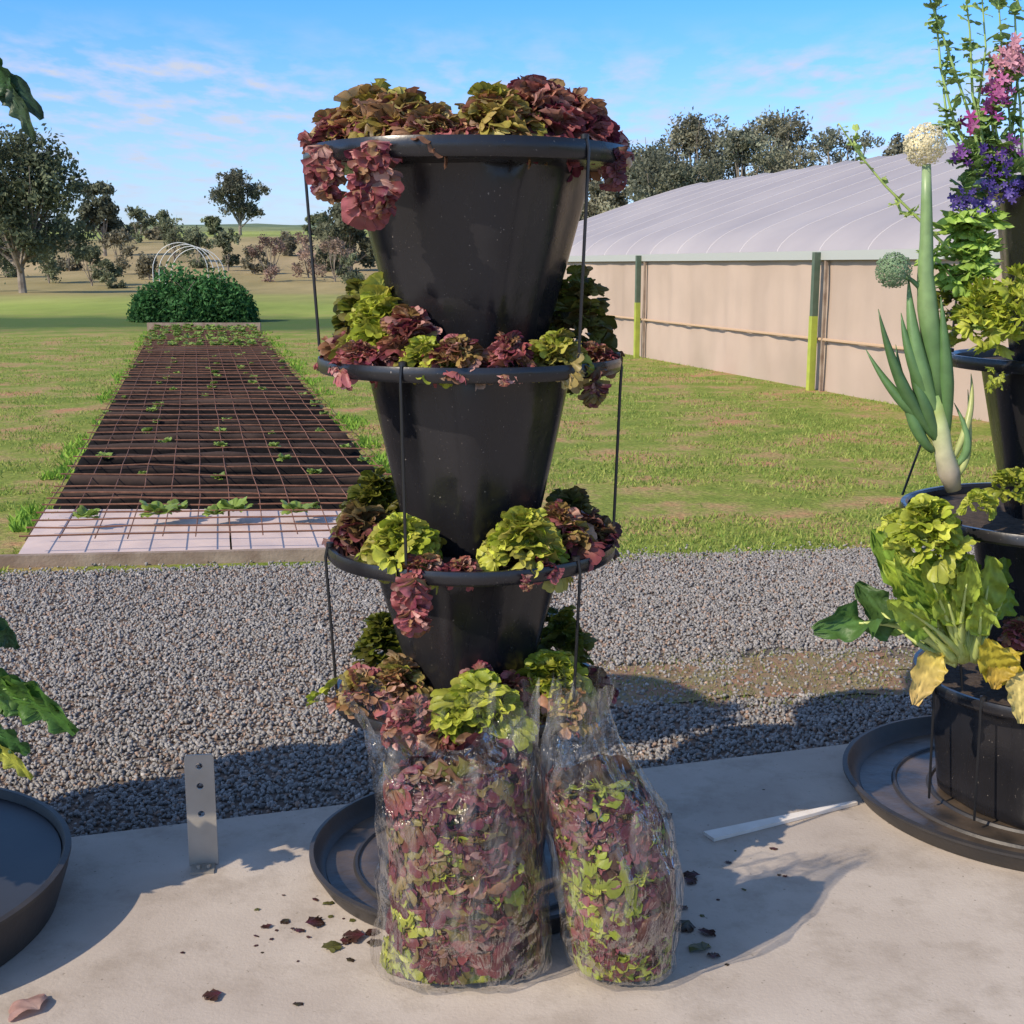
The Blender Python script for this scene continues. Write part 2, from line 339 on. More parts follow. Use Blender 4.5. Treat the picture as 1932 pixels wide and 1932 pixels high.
tm_=N.new('ShaderNodeMix'); tm_.data_type='RGBA'; tm_.blend_type='MULTIPLY'; tm_.inputs[0].default_value=1; L.new(hs.outputs[0],tm_.inputs[6]); L.new(tint.outputs[0],tm_.inputs[7])
vm=N.new('ShaderNodeVectorMath'); vm.operation='SCALE'; vm.inputs['Scale'].default_value=1.55; L.new(tm_.outputs[2],vm.inputs[0])
mz=N.new('ShaderNodeMath'); mz.operation='ADD'; mz.inputs[1].default_value=.08; L.new(sx.outputs['Z'],mz.inputs[0])
cx=N.new('ShaderNodeCombineXYZ')
for a,b_,k_ in (('X',0,1.0),('Y',1,.55)):
    d=N.new('ShaderNodeMath'); d.operation='DIVIDE'; L.new(sx.outputs[a],d.inputs[0]); L.new(mz.outputs[0],d.inputs[1])
    d2=N.new('ShaderNodeMath'); d2.operation='MULTIPLY'; d2.inputs[1].default_value=k_; L.new(d.outputs[0],d2.inputs[0]); L.new(d2.outputs[0],cx.inputs[b_])
n1=N.new('ShaderNodeTexNoise'); n1.inputs['Scale'].default_value=6.0; n1.inputs['Detail'].default_value=6; n1.inputs['Roughness'].default_value=.55; L.new(cx.outputs[0],n1.inputs['Vector'])
r1=N.new('ShaderNodeValToRGB'); r1.color_ramp.elements[0].position=.42; r1.color_ramp.elements[1].position=.68; L.new(n1.outputs[0],r1.inputs[0])
n2=N.new('ShaderNodeTexNoise'); n2.inputs['Scale'].default_value=.9; n2.inputs['Detail'].default_value=3; L.new(cx.outputs[0],n2.inputs['Vector'])
r2=N.new('ShaderNodeValToRGB'); r2.color_ramp.elements[0].position=.30; r2.color_ramp.elements[1].position=.52; L.new(n2.outputs[0],r2.inputs[0])
band=N.new('ShaderNodeValToRGB'); e=band.color_ramp.elements; e[0].position=0; e[0].color=(.4,.4,.4,1); e[1].position=.18; e[1].color=(0,0,0,1)
q=e.new(.05); q.color=(.6,.6,.6,1); q=e.new(.08); q.color=(.85,.85,.85,1); q=e.new(.14); q.color=(.95,.95,.95,1); q=e.new(.157); q.color=(.35,.35,.35,1)
L.new(sx.outputs['Z'],band.inputs[0])
mu=N.new('ShaderNodeMath'); mu.operation='MULTIPLY'; L.new(r1.outputs[0],mu.inputs[0]); L.new(r2.outputs[0],mu.inputs[1])
mu2=N.new('ShaderNodeMath'); mu2.operation='MULTIPLY'; L.new(mu.outputs[0],mu2.inputs[0]); L.new(band.outputs[0],mu2.inputs[1])
mx=N.new('ShaderNodeMix'); mx.data_type='RGBA'; L.new(mu2.outputs[0],mx.inputs[0]); L.new(vm.outputs[0],mx.inputs[6]); mx.inputs[7].default_value=(4.3,4.6,5.4,1)
L.new(mx.outputs[2],bg.inputs[0])
scene.view_settings.view_transform='Standard'; scene.view_settings.look='None'; scene.view_settings.exposure=0
# ---------------------------------------------------------------- the setting
xs=np.concatenate([-np.geomspace(1800,12,26),np.linspace(-10,14,25),np.geomspace(16,1800,26)])
ys=np.concatenate([np.linspace(-15,70,30),np.linspace(75,320,50),np.geomspace(340,2600,30)])
V=[]
for x in xs:
    for y in ys:
        z=hgt(y)
        if y>75: z+=noise.noise(Vector((x*.01,y*.01,0)))*min(1,(y-75)/100)*(1.2+y*.003)
        V.append((x,y,z))
o=npmesh('ground',V,gridq(len(xs),len(ys))[:,::-1],'ground',smooth=True); tag(o,kind='structure')
e0=g(95,1580,0); e1=g(1600,1400,0); ed=(e1-e0).normalized()
s0=e0-ed*5; s1=e0+ed*9
mb=MB(); nrm=Vector((ed.y,-ed.x,0)); q0=s0+nrm*9; q1=s1+nrm*9
mb.add([s0,s1,q1,q0]+[Vector((p.x,p.y,-.12)) for p in (s0,s1,q1,q0)],[(3,2,1,0),(0,1,5,4),(1,2,6,5),(2,3,7,6),(3,0,4,7)])
o=mb.build('concrete_slab','concrete'); tag(o,kind='structure')
bm=bmesh.new(); bm.from_mesh(o.data); bmesh.ops.bevel(bm,geom=[e_ for e_ in bm.edges if abs(e_.verts[0].co.z)<1e-4 and abs(e_.verts[1].co.z)<1e-4],offset=.012,segments=2,affect='EDGES'); bm.to_mesh(o.data); bm.free()
gl0=g(-100,1092,GZ); gl1=g(1650,1042,GZ); gd=(gl1-gl0).normalized()
def gravel_far(x): return gl0.y+(x-gl0.x)*gd.y/gd.x
def slab_y(x): return e0.y+(x-e0.x)*ed.y/ed.x
mb=MB(); K=60
for i in range(K+1):
    x=-5+12*i/K; mb.v+=[(x,slab_y(x)-.3,GZ+.004),(x,gravel_far(x)+.12*noise.noise(Vector((x*3,0,0))),GZ+.004)]; mb.c+=[(1,1,1)]*2
for i in range(K): mb.f.append((2*i,2*i+2,2*i+3,2*i+1))
o=mb.build('gravel_path','gravelbase'); tag(o,kind='structure')
pc=g(1500,1280,GZ)
mb=MB(); mb.v=[(pc.x,pc.y,GZ+.009)]; mb.c=[(1,1,1)]
for k in range(90):
    a=2*math.pi*k/90; s_=1+.5*noise.noise(Vector((math.cos(a)*2.4,math.sin(a)*2.4,5)))+.25*noise.noise(Vector((math.cos(a)*9,math.sin(a)*9,5)))
    mb.v.append((pc.x+.8*s_*math.cos(a),pc.y+.22*s_*math.sin(a)+.10*math.cos(a),GZ+.009)); mb.c.append((1,1,1))
for k in range(90): mb.f.append((0,1+k,1+(k+1)%90))
o=mb.build('dirt_patch','dirt'); tag(o,kind='structure')
NP=100000
X=rng.uniform(-2.8,4.0,int(NP*1.9)); T=rng.random(len(X))
yn=slab_y(X)+.012; yf=gravel_far(X)+.05+.1*rng.normal(size=len(X))*(rng.random(len(X))<.3)
Y=yn+(yf-yn)*T
keep=(np.abs(X)<.5*Y+.4)
dd=((X-pc.x)/.85)**2+((Y-pc.y-.1*(X-pc.x)/.85)/.26)**2
pn=np.array([noise.noise(Vector((x*5,y*5,2))) for x,y in zip(X,Y)])
keep&=~((dd+pn*1.3<.95)&(rng.random(len(X))<.75))
X=X[keep][:NP]; Y=Y[keep][:NP]; n_=len(X)
bm=bmesh.new(); bmesh.ops.create_icosphere(bm,subdivisions=1,radius=1); iv=np.array([v.co[:] for v in bm.verts]); it=np.array([[v.index for v in f.verts] for f in bm.faces]); bm.free()
sc=rng.uniform(.65,1.25,(n_,3))*np.array((1,.8,.6))*rng.choice([.0056,.0072,.0088],n_)[:,None]
A=rng.normal(size=(n_,4)); A/=np.linalg.norm(A,axis=1)[:,None]; w_,x_,y_,z_=A.T
Rm=np.stack([1-2*(y_*y_+z_*z_),2*(x_*y_-w_*z_),2*(x_*z_+w_*y_),2*(x_*y_+w_*z_),1-2*(x_*x_+z_*z_),2*(y_*z_-w_*x_),2*(x_*z_-w_*y_),2*(y_*z_+w_*x_),1-2*(x_*x_+y_*y_)],1).reshape(-1,3,3)
loc3=iv[None]*sc[:,None,:]*(1+.18*rng.normal(size=(n_,12,1)))
W_=np.einsum('nij,nkj->nki',Rm,loc3)+np.stack([X,Y,GZ+.007+rng.uniform(0,.005,n_)],1)[:,None,:]
base=rng.uniform(.18,.36,n_)[:,None]*np.array((1,.95,.90)); base[rng.random(n_)<.12]*=np.array((1.1,.82,.66)); base[rng.random(n_)<.05]*=1.35
o=npmesh('gravel',W_.reshape(-1,3),(it[None]+12*np.arange(n_)[:,None,None]).reshape(-1,3),'pebble',col=np.repeat(base,12,axis=0)); tag(o,'loose grey gravel between the concrete slab and the grass','gravel',kind='stuff')
# ---------------------------------------------------------------- crop bed
BL0=g(90,975,GZ); BL1=g(287,624,GZ); BR1=g(482,624,GZ); BR0=g(780,975,GZ); FL=g(30,1068,GZ); FRt=g(830,1050,GZ)
def bedp(u,t,z):
    a=BL0+(BL1-BL0)*t; b=BR0+(BR1-BR0)*t; p=a+(b-a)*u; return Vector((p.x,p.y,z))
bed=empty('garden_bed',bedp(.5,.0,GZ),'long garden bed under black weed mat with rusty steel mesh','garden bed')
bo=Vector(bed.location)
Lb=(BL1-BL0).length
def loc_(p): return Vector(p)-bo
def matz(u,t):
    s=t*Lb; ph=(s/.48+.25*noise.noise(Vector((u*2.0,s*.6,0)))+.07*noise.noise(Vector((u*8,s*2,5))))%1.0
    saw=ph/.35 if ph<.35 else (1-ph)/.65
    saw=saw*saw*(3-2*saw)
    return .03+.105*saw*(.8+.35*noise.noise(Vector((s*.9,u*2,3))))+.008*noise.noise(Vector((u*9,s*3,1)))
NU,NL=26,900; V=[]
for i in range(NL):
    t=i/(NL-1)
    for j in range(NU):
        u=j/(NU-1); z=GZ+matz(u,t)
        if j in(0,NU-1): z=GZ
        V.append(loc_(bedp(u,t,z)))
V0=[(v[0],v[1]-.01,GZ-bo.z) for v in V[:NU]]
V=np.array([tuple(v) for v in V0]+[tuple(v) for v in V])
npmesh('weed_mat',V,gridq(NL+1,NU)[:,::-1],'weedmat',bed,smooth=True)
for k in range(2):
    mb=MB()
    a=loc_(FL+(FRt-FL)*(k*.5)); b=loc_(FL+(FRt-FL)*(k*.5+.495)); c=loc_(BR0+(BL0-BR0)*(1-(k*.5+.495)));d_=loc_(BR0+(BL0-BR0)*(1-k*.5))
    ps=[a,b,c,d_]; mb.add([(p[0],p[1]+(.03 if i<2 else -.02),.045) for i,p in enumerate(ps)]+[(p[0],p[1]+(.03 if i<2 else -.02),0.003) for i,p in enumerate(ps)],[(0,1,2,3),(0,4,5,1),(1,5,6,2),(2,6,7,3),(3,7,4,0)])
    mb.build('board','board',bed)
mb=MB(); a=loc_(FL);b=loc_(FRt); dv=(b-a).normalized(); nv=Vector((-dv.y,dv.x,0))
mt=Matrix((( dv.x,nv.x,0,a.x),(dv.y,nv.y,0,a.y),(0,0,1,0),(0,0,0,1)))
mb.box((-.1,-.04,0),((b-a).length,.0,.055),mt); mb.build('front_edging','timber',bed)
mb=MB(); a=loc_(BL1);b=loc_(BR1); mb.box((a.x-.1,a.y,0),(b.x+.1,a.y+.1,.16)); mb.build('end_board','timber',bed)
mb=MB()
def bedq(u,s):
    if s>=0: return bedp(u,s/Lb,GZ+matz(u,s/Lb)*.15+.105)
    k=-s/(BL0.y-FL.y); p=(BL0+(BR0-BL0)*u)*(1-k)+(FL+(FRt-FL)*u)*k; return Vector((p.x,p.y,GZ+.12))
fr=BL0.y-FL.y
for j in range(13):
    u=.025+.95*j/12; pts=[bedq(u,-fr*1.0),bedq(u,-.01)]+[bedq(u,s) for s in np.linspace(.3,Lb*.98,50)]
    pts=[loc_(p)+Vector((U(-.004,.004),0,U(-.006,.006))) for p in pts]; mb.tube(pts,.0030,5)
s=-fr+.05
while s<Lb*.98:
    pts=[loc_(bedq(u,s))+Vector((0,U(-.01,.01),.006+U(-.004,.004))) for u in np.linspace(.01,.99,9)]; mb.tube(pts,.0045,5)
    s+=.19 if s<0.15 else .40
mb.build('steel_mesh','rust',bed)
def seedling_mesh(L,n,col):
    lv=Lv()
    for i in range(n):
        lv.leaf((0,0,0),i*2.4,math.radians(U(10,65)),L*U(.7,1.1),col*.7,col*U(.8,1.1),tm=random.choice(FLAT),sc=(1,.6,.8))
    return np.concatenate(lv.V),np.concatenate(lv.Q),np.concatenate(lv.C)
SM=[]
for k in range(4):
    v,q_,c_=seedling_mesh(.075,9,np.array((.28,.40,.08)))
    o=npmesh('seedling',v,q_,'leaf',col=c_,smooth=True); SM.append(o)
pos=[]
for px,py,s_ in ((165,978,1.0),(300,972,1.5),(330,962,1.1),(405,972,.9),(440,966,1.3),(560,968,1.3),(585,960,1.0)): pos.append((g(px,py,GZ+.10),s_))
for r in range(12):
    for k in range(10):
        pos.append((bedp(.06+.88*k/9+U(-.02,.02),.67+.028*r+U(-.006,.006),GZ+.09),U(.9,1.7)))
for r in range(18):
    for k in (0.08,.27,.5,.72,.92):
        if random.random()<.65: pos.append((bedp(k+U(-.05,.05),.035+.034*r+U(-.008,.008),GZ+.10),U(.4,.9)))
for i,(p,s_) in enumerate(pos):
    o=SM[i] if i<4 else SM[i%4].copy()
    if i>=4: COL.objects.link(o)
    big = i<7
    o.location=p; o.scale=(s_,)*3; o.rotation_euler=(0,0,U(0,6.28))
    tag(o,'green leafy seedling at the front edge of the black weed mat' if big else 'small green seedling poking through the black weed mat','seedling','seedlings in the weed mat bed' if not big else 'seedlings along the front of the bed')
# ---------------------------------------------------------------- grass tufts
def inbed(X,Y):
    t=(Y-BL0.y)/(BL1.y-BL0.y); t=np.maximum(t,-.2); l=BL0.x+(BL1.x-BL0.x)*t; r=BR0.x+(BR1.x-BR0.x)*t
    return (X>l-.03)&(X<r+.03)&(Y<BL1.y+.2)
GA=g(1165,665,GZ); GB=g(1700,765,GZ); gdv=(GB-GA).normalized(); gn=Vector((-gdv.y,gdv.x,0)); gn=gn if gn.x>0 else -gn
def grass(NB,y0,y1,hh,ww,pw,test,name,label,dens=True,cols=((.13,.19,.035),(.24,.25,.07)),thr=.40):
    T=rng.random(NB); Y=y0+(y1-y0)*T**pw; X=(rng.random(NB)-.5)*(Y*.92+1.0)
    k=test(X,Y)
    if dens:
        nn=np.array([noise.noise(Vector((x*.9,y*.9,0)))+.9*noise.noise(Vector((x*3.0,y*3.0,4))) for x,y in zip(X,Y)]); k&=(nn+thr+rng.normal(0,.12,NB)>.25)
    X=X[k];Y=Y[k]; n=len(X)
    a=rng.uniform(0,6.28,n); h=rng.uniform(.4,1.2,n)*hh; wd=rng.uniform(.6,1.4,n)*ww; ln=rng.uniform(-.8,.8,(n,2))*h[:,None]
    v=np.zeros((n,3,3)); v[:,0]=np.stack([X-np.cos(a)*wd,Y-np.sin(a)*wd,np.full(n,GZ)],1); v[:,1]=np.stack([X+np.cos(a)*wd,Y+np.sin(a)*wd,np.full(n,GZ)],1)
    v[:,2]=np.stack([X+ln[:,0],Y+ln[:,1],GZ+h],1)
    m=rng.random(n)[:,None]; c=np.array(cols[0])*(1-m)+np.array(cols[1])*m
    o=npmesh(name,v.reshape(-1,3),np.arange(3*n).reshape(-1,3),'foliage',col=np.repeat(c,3,axis=0)); return tag(o,label,'grass',kind='stuff')
def t1(X,Y):
    s=(X-GA.x)*gn.x+(Y-GA.y)*gn.y
    return (Y>gl0.y+(X-gl0.x)*gd.y/gd.x-.03+.06*rng.normal(size=len(X)))&(~inbed(X,Y))&(s<-.02)
grass(220000,4.9,24,.026,.0052,1.5,t1,'grass','short patchy green grass between the garden bed and greenhouse',cols=((.18,.29,.05),(.42,.45,.12)),thr=.37)
def t2(X,Y):
    return (((X-pc.x)/.85)**2+((Y-pc.y-.1*(X-pc.x)/.85)/.25)**2<1+.3*rng.normal(size=len(X)))&(rng.random(len(X))<.5)
grass(60000,pc.y-.45,pc.y+.55,.022,.0035,1,t2,'grass_patch','thin dry grass growing through the gravel beside the slab',True,((.18,.26,.06),(.38,.31,.14)))
def t3(X,Y):
    t=(Y-BL0.y)/(BL1.y-BL0.y); l=BL0.x+(BL1.x-BL0.x)*t; r=BR0.x+(BR1.x-BR0.x)*t
    cl=np.array([noise.noise(Vector((x*2,y*1.6,9))) for x,y in zip(X,Y)])
    return ((np.abs(X-l+.06)<.07+.04*np.sin(Y*5))|(np.abs(X-r-.12)<.11+.09*np.sin(Y*3)))&(t>-.05)&(t<1)&(cl>-.05)
grass(170000,6.3,26,.055,.012,1.3,t3,'weeds','bright green weeds along both edges of the garden bed',False,((.13,.28,.04),(.32,.50,.07)))
# ---------------------------------------------------------------- greenhouse
far=GA-gdv*6.5; Lg=(GB-GA).length+6.5+7
gh=empty('greenhouse',far,'long low greenhouse with pale curved roof and beige sides','greenhouse')
mtx=Matrix(((gdv.x,gn.x,0,0),(gdv.y,gn.y,0,0),(0,0,1,0),(0,0,0,1)))
EH=1.44; SP=8.4; RH=1.56
def tv(p): return mtx@Vector(p)
prof=[]; KA=36
for k in range(KA+1):
    q=k/KA; q=.5-.5*math.cos(math.pi*q); w_=SP*q; y_=1-abs(1-2*q)
    zz=RH*(.13*(1-(1-min(1,y_*9))**2)**.5*1.0+.87*(1-(1-y_)**1.12))
    prof.append((w_,EH+zz))
NS=int(Lg/.95); V=[]
for i in range(NS*4+1):
    sx_=Lg*i/(NS*4); sag=.0 if i%4==0 else (-.020 if i%4!=2 else -.030)
    for (w_,z) in prof: V.append(tv((sx_,w_,z+sag*(1 if z>EH+.05 else 0))))
npmesh('roof',[tuple(v) for v in V],gridq(NS*4+1,KA+1),'film',gh,smooth=True)
for i in range(NS+1):
    mb=MB(); mb.tube([tv((Lg*i/NS,w_,z+.001)) for (w_,z) in prof],.006,5)
    mb.build('roof_hoop','hoop',gh,smooth=True)
for w_,nm in ((0.0,'side_wall'),(SP,'side_wall')):
    V=[]
    for i in range(241):
        sx_=Lg*i/240
        for k in range(9):
            z=EH*k/8; V.append(tv((sx_,w_+(.015*math.sin(sx_*7)+.01*math.sin(sx_*17.3))*math.sin(math.pi*k/8)+.016*noise.noise(Vector((sx_*3,z*2,w_))),z)))
    npmesh(nm,[tuple(v) for v in V],gridq(241,9),'net',gh,smooth=True)
for s_ in (0,Lg):
    mb=MB(); pts=[tv((s_,0,0))]+[tv((s_,w_,z)) for w_,z in prof]+[tv((s_,SP,0))]; mb.add(pts,[tuple(range(len(pts)))]); mb.build('end_wall','net',gh)
mb=MB(); mb.box((0,-.07,EH-.06),(Lg,-.018,EH+.035),mtx); mb.build('gutter','gutter',gh)
mb=MB(); mb.tube([tv((0,-.045,.55)),tv((Lg,-.045,.55))],.016,6); mb.build('side_rail','rail',gh,smooth=True)
pA=(g(1172,675,GZ)-far).dot(gdv); pB=(g(1517,737,GZ)-far).dot(gdv); st=pB-pA
for k in range(-1,3):
    s_=pA+st*k
    if 0<s_<Lg:
        mb=MB(); mb.box((s_-.030,-.14,.0),(s_+.030,-.072,EH+.02),mtx); po=mb.build('post','gpost',gh)
        mb=MB(); mb.box((s_-.033,-.144,.0),(s_+.033,-.0745,EH*.55),mtx); mb.build('post_sleeve','ypost',po)
        mb=MB(); mb.box((s_+.09,-.06,.0),(s_+.12,-.03,EH-.06),mtx); mb.build('post_shadow_strip','timber',gh)  # brown strip built in place of the post's shadow on the wall
# ---------------------------------------------------------------- trees
def quadcloud(C,s,col):
    n=len(C); a=rng.normal(size=(n,3)); a/=np.linalg.norm(a,axis=1)[:,None]; b=np.cross(a,rng.normal(size=(n,3))); b/=np.linalg.norm(b,axis=1)[:,None]
    s=s[:,None]; V=np.stack([C-a*s-b*s*.2,C-a*s*.1+b*s*.5,C+a*s,C-a*s*.1-b*s*.5],1).reshape(-1,3)
    return V,np.arange(4*n).reshape(-1,4),np.repeat(col,4,axis=0)
def tree(name,label,cat,px,Y,top,wpx,n,col,group=None,nb=9,low=.4,lp=4.5,base=None,bare=False,lean=0,fat=1.0):
    z0=hgt(Y) if base is None else base; b=pd(px,500,Y); tz=pd(px,top,Y).z; Ht=tz-z0; D=dep(Y,z0); W=wpx/F*D/2
    r=empty(name,(b.x,Y,z0),label,cat,group)
    blobs=[]
    for k in range(nb):
        q=U(0,1) if k>1 else 1-.05*k; zz=Ht*(low+(1-low)*.86*q); sp=math.sqrt(max(.05,1-((q-.35)/.8)**2)) 
        a=k*2.4+U(-.4,.4); rad=U(.3,.8) if k>0 else .1
        br=min(W*U(.26,.44)*fat,Ht*.4); blobs.append((np.array((math.cos(a)*W*rad*sp+lean*W*q,math.sin(a)*W*rad*sp*.8,min(zz,Ht-br*.7))),br,U(.7,1.35)))
    mb=MB(); mb.tube([(0,0,-.3),(U(-.03,.03)*Ht,0,Ht*low*.6),(U(-.06,.06)*Ht,0,Ht*(low+.15))],[Ht*.028,Ht*.022,Ht*.014],8)
    for c_,br,_ in blobs:
        m0=Vector((0,0,Ht*low*U(.4,.9))); e_=Vector(c_); mid=(m0+e_)/2+Vector((0,0,-.05*Ht*U(0,1))); mb.tube([m0,mid,e_],[Ht*.014,Ht*.009,Ht*.003],5,cap=False)
        for _ in range(3 if bare else 1):
            mb.tube([mid,e_+Vector((U(-1,1),U(-1,1),U(0,1)))*br],[Ht*.007,Ht*.0015],4,cap=False)
    mb.build('trunk','bark',r)
    Cs=[];cc=[]
    tot=sum(b_[1]**2 for b_ in blobs)
    for c_,br,tn in blobs:
        m=int(n*br**2/tot); nc=max(5,m//40); d=rng.normal(size=(nc,3)); d/=np.linalg.norm(d,axis=1)[:,None]; d*=(rng.random((nc,1))**.4)*br*np.array((1,1,.75)); 
        idx=rng.integers(0,nc,m); off=rng.normal(size=(m,3))*br*.2; p=c_+d[idx]+off; Cs.append(p)
        tone=tn*(.65+.7*rng.random(nc))[idx]*(.8+.4*rng.random(m)); cc.append(np.array(col)*tone[:,None])
    Cs=np.concatenate(Cs); cc=np.concatenate(cc); Cs[:,2]=np.maximum(Cs[:,2],.05)
    v,q_,c3=quadcloud(Cs,rng.uniform(.6,1.4,len(Cs))*lp/F*D,cc); npmesh('crown',v,q_,'foliage',r,col=c3)
    return r
GUM=(.17,.19,.11); GR=(.23,.21,.14)
tree('gum_tree','large dark gum tree at the left edge beyond the grass','tree',40,62,240,280,17000,(.12,.14,.08),nb=28,low=.28,lp=4.6,fat=.95)
tree('gum_tree','rounded dark tree just right of the large left gum','tree',200,120,338,95,5000,(.12,.13,.085),low=.25,fat=1.1)
tree('gum_tree','lone spreading gum tree on the far ridge','tree',456,190,320,112,6000,(.15,.155,.11),nb=18,low=.35,lp=3.0,fat=.95)
tree('gum_tree','grey green gum tree half hidden behind the planter tower','tree',660,95,378,150,6000,(.15,.16,.10),nb=14,low=.12)
for k,(px,top,wp,Yt,lb) in enumerate(((1130,325,130,70,'small gum tree at the far end of the greenhouse roof'),(1225,258,170,62,'grey green gum just right of the top planter pot'),(1315,212,170,66,'tall gum tree above the left part of the greenhouse'),(1395,232,170,58,'lower gum tree between the two tallest greenhouse gums'),(1465,206,170,64,'tallest gum tree above the middle of the greenhouse'),(1585,238,150,60,'open crowned gum tree over the right half of greenhouse'),(1690,242,120,66,'sparse gum tree beside the white onion flower'),(1265,295,190,56,'low gum tree in front of the greenhouse tree line'),(1500,275,200,57,'short dense gum tree behind the greenhouse roof peak'),(1810,300,150,62,'gum tree behind the right planter tower'))):
    tree('gum_tree',lb,'tree',px,Yt,top,wp,9500 if k not in(5,6) else 5000,(.20,.21,.145) if k%2 else (.24,.235,.16),'gum trees behind the greenhouse',nb=18,low=.3,lp=3.8,fat=1.15)
bl=[(262,150,392,70,GUM),(310,170,398,60,GUM),(230,90,430,80,GR),(170,75,462,90,GUM),(90,78,455,90,GUM),(330,110,410,110,GUM),(375,100,440,70,GUM),(430,95,432,60,GUM),(405,200,408,40,GUM),(510,80,445,85,(.28,.19,.15)),(580,85,440,90,(.30,.21,.16)),(545,120,440,70,GR),(630,80,450,90,(.27,.20,.15)),(660,70,480,80,GUM),(10,85,470,90,GUM),(205,72,492,60,GUM),(300,160,430,60,GR),(130,160,405,50,GUM),(600,200,405,60,GUM),(-40,66,470,90,GUM),(60,110,430,80,GUM),(480,90,465,70,GR),(130,95,450,70,GR),(280,82,480,60,GR)]
for k,(px,Yb,top,wp,c_) in enumerate(bl):
    br=c_[0]>.25
    tree('shrub','bare reddish brown shrub on the dry paddock' if br else 'grey green shrub scattered over the far paddock','shrub',px,Yb,top,wp,900 if br else 2200,c_,'bare brown shrubs beyond the grass' if br else 'shrubs on the far paddock',nb=7,low=.1,lp=3.0,bare=br,fat=1.15)
BY=g(365,607,GZ).y
def bush():
    c=pd(365,607,BY); D=dep(BY,0); r=empty('herb_bush',(c.x,BY,GZ),'dense feathery dark green bush at the far end of the bed','bush')
    W=120/F*D; Ht=108/F*D
    V=[];C=[]
    for k,(ox,hh,ww) in enumerate(((-.62,.62,.38),(-.3,.95,.45),(.05,.8,.5),(.38,.85,.45),(.68,.6,.35),(0,.6,.6))):
        m=3200; d=rng.normal(size=(m,3)); d/=np.linalg.norm(d,axis=1)[:,None]; d[:,2]=np.abs(d[:,2]); rr=rng.random((m,1))**.25*rng.uniform(.85,1.15,(m,1))
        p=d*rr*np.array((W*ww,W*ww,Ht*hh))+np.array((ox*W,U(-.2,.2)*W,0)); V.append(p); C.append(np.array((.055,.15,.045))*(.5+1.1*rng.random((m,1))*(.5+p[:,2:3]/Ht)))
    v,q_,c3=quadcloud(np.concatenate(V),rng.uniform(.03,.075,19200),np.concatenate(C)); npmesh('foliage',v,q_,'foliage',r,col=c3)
    for _ in range(8): 
        mb=MB(); mb.tube([(U(-.5,.5)*W,U(-.2,.2)*W,0),(U(-.7,.7)*W,U(-.3,.3)*W,Ht*.7)],[.015,.006],5); mb.build('stem','bark',r)
bush()
hp=pd(345,607,BY+1.2); r_=empty('tunnel_frame',(hp.x,hp.y,GZ),'white arched hoop frame rising behind the feathery bush','hoop frame'); D=dep(hp.y,1)
for k in range(4):
    mb=MB(); R_=52/F*D; hz=1.86-R_
    pts=[(-R_,0,0)]+[(R_*math.cos(a),0,hz+R_*math.sin(a)) for a in np.linspace(math.pi,0,15)]+[(R_,0,0)]
    mb.tube([(p[0]+k*.07,p[1]+k*.3,p[2]-k*.04) for p in pts],.010,5); mb.build('hoop','white_tube',r_,smooth=True)
# ---------------------------------------------------------------- planter towers
def potfn(lob,ph):
    def fn(a,j): return 1+lob*math.cos(5*a+ph)+lob*.4*math.cos(10*a+2*ph)
    return fn
def tower(ypx_base,axis_px,rims,label,rods):
    c=g(axis_px,ypx_base,.05); Y0=c.y; X0=(axis_px-966)/F*dep(Y0,.7)
    root=empty('planter_tower',(X0,Y0,0),label,'planter tower','black stacked planter towers')
    info=[]
    for (py,rp,bt,bb) in rims:
        z=pd(axis_px,py,Y0).z; k=dep(Y0,z)/F; info.append([z,rp*k,bt*k,bb*k])
    for i,(z,R,rt,rb) in enumerate(info):
        zb=info[i+1][0]-.035 if i<len(info)-1 else .012
        rh=.036 if i==0 else .028
        mb=MB(); fl=potfn(.034,i*1.3)
        n=9; prof_=[(rb*.3,zb),(rb*.96,zb),(rb,zb+.01)]
        for q in range(1,n+1):
            t=q/n; prof_.append((rb+(rt-rb)*t**.92,zb+.01+(z-rh-.012-zb-.01)*t))
        prof_+=[(rt*1.02,z-rh+.0)]
        mb.lathe(prof_,96,lambda a,j,fl=fl,N_=len(prof_):(fl(a,j) if j<N_-1 else 1))
        pot=mb.build('pot','plastic',root,smooth=True)
        mb=MB(); ri=R*.965
        wav=lambda a,j:1+.006*math.cos(6*a+i)
        mb.lathe([(rt*.9,z-rh-.006),(R*.93,z-rh-.002),(R*.985,z-rh),(R,z-rh+.006),(R,z-.008),(R*.992,z),(ri,z),(ri-.006,z-.006),(ri-.008,z-.03),(rt*.95,z-.034)],120,wav)
        mb.build('rim','plastic',pot,smooth=True)
        mb=MB()
        mb.lathe([(.001,z-.012),(R*.5,z-.014),(R*.8,z-.018),(R*.96-.008,z-.024)],60,lambda a,j:1)
        mb.build('soil','soil',pot,smooth='all')
    for i,angs in enumerate(rods):
        z0,R0=info[i][0],info[i][1]; z1,R1=(info[i+1][0],info[i+1][1]) if i<len(info)-1 else (.03,info[i][1]*1.0)
        for a in angs:
            a=math.radians(a); mb=MB()
            mb.tube([(math.cos(a)*(R0-.004),math.sin(a)*(R0-.004),z0+.008),(math.cos(a)*(R0+.002),math.sin(a)*(R0+.004),z0-.02),(math.cos(a)*(R0+.0),math.sin(a)*(R0+.003),z0-.06),(math.cos(a)*(R1-.004),math.sin(a)*(R1+.002),z1+.01)],.0031,6)
            mb.lathe([(.001,-.006),(.008,-.005),(.008,.003),(.001,.005)],10,None,(math.cos(a)*(R0-.008),math.sin(a)*(R0-.008),z0+.006))
            mb.build('hanger_rod','rod',root,smooth=True)
    return root,info,Vector((X0,Y0,0))
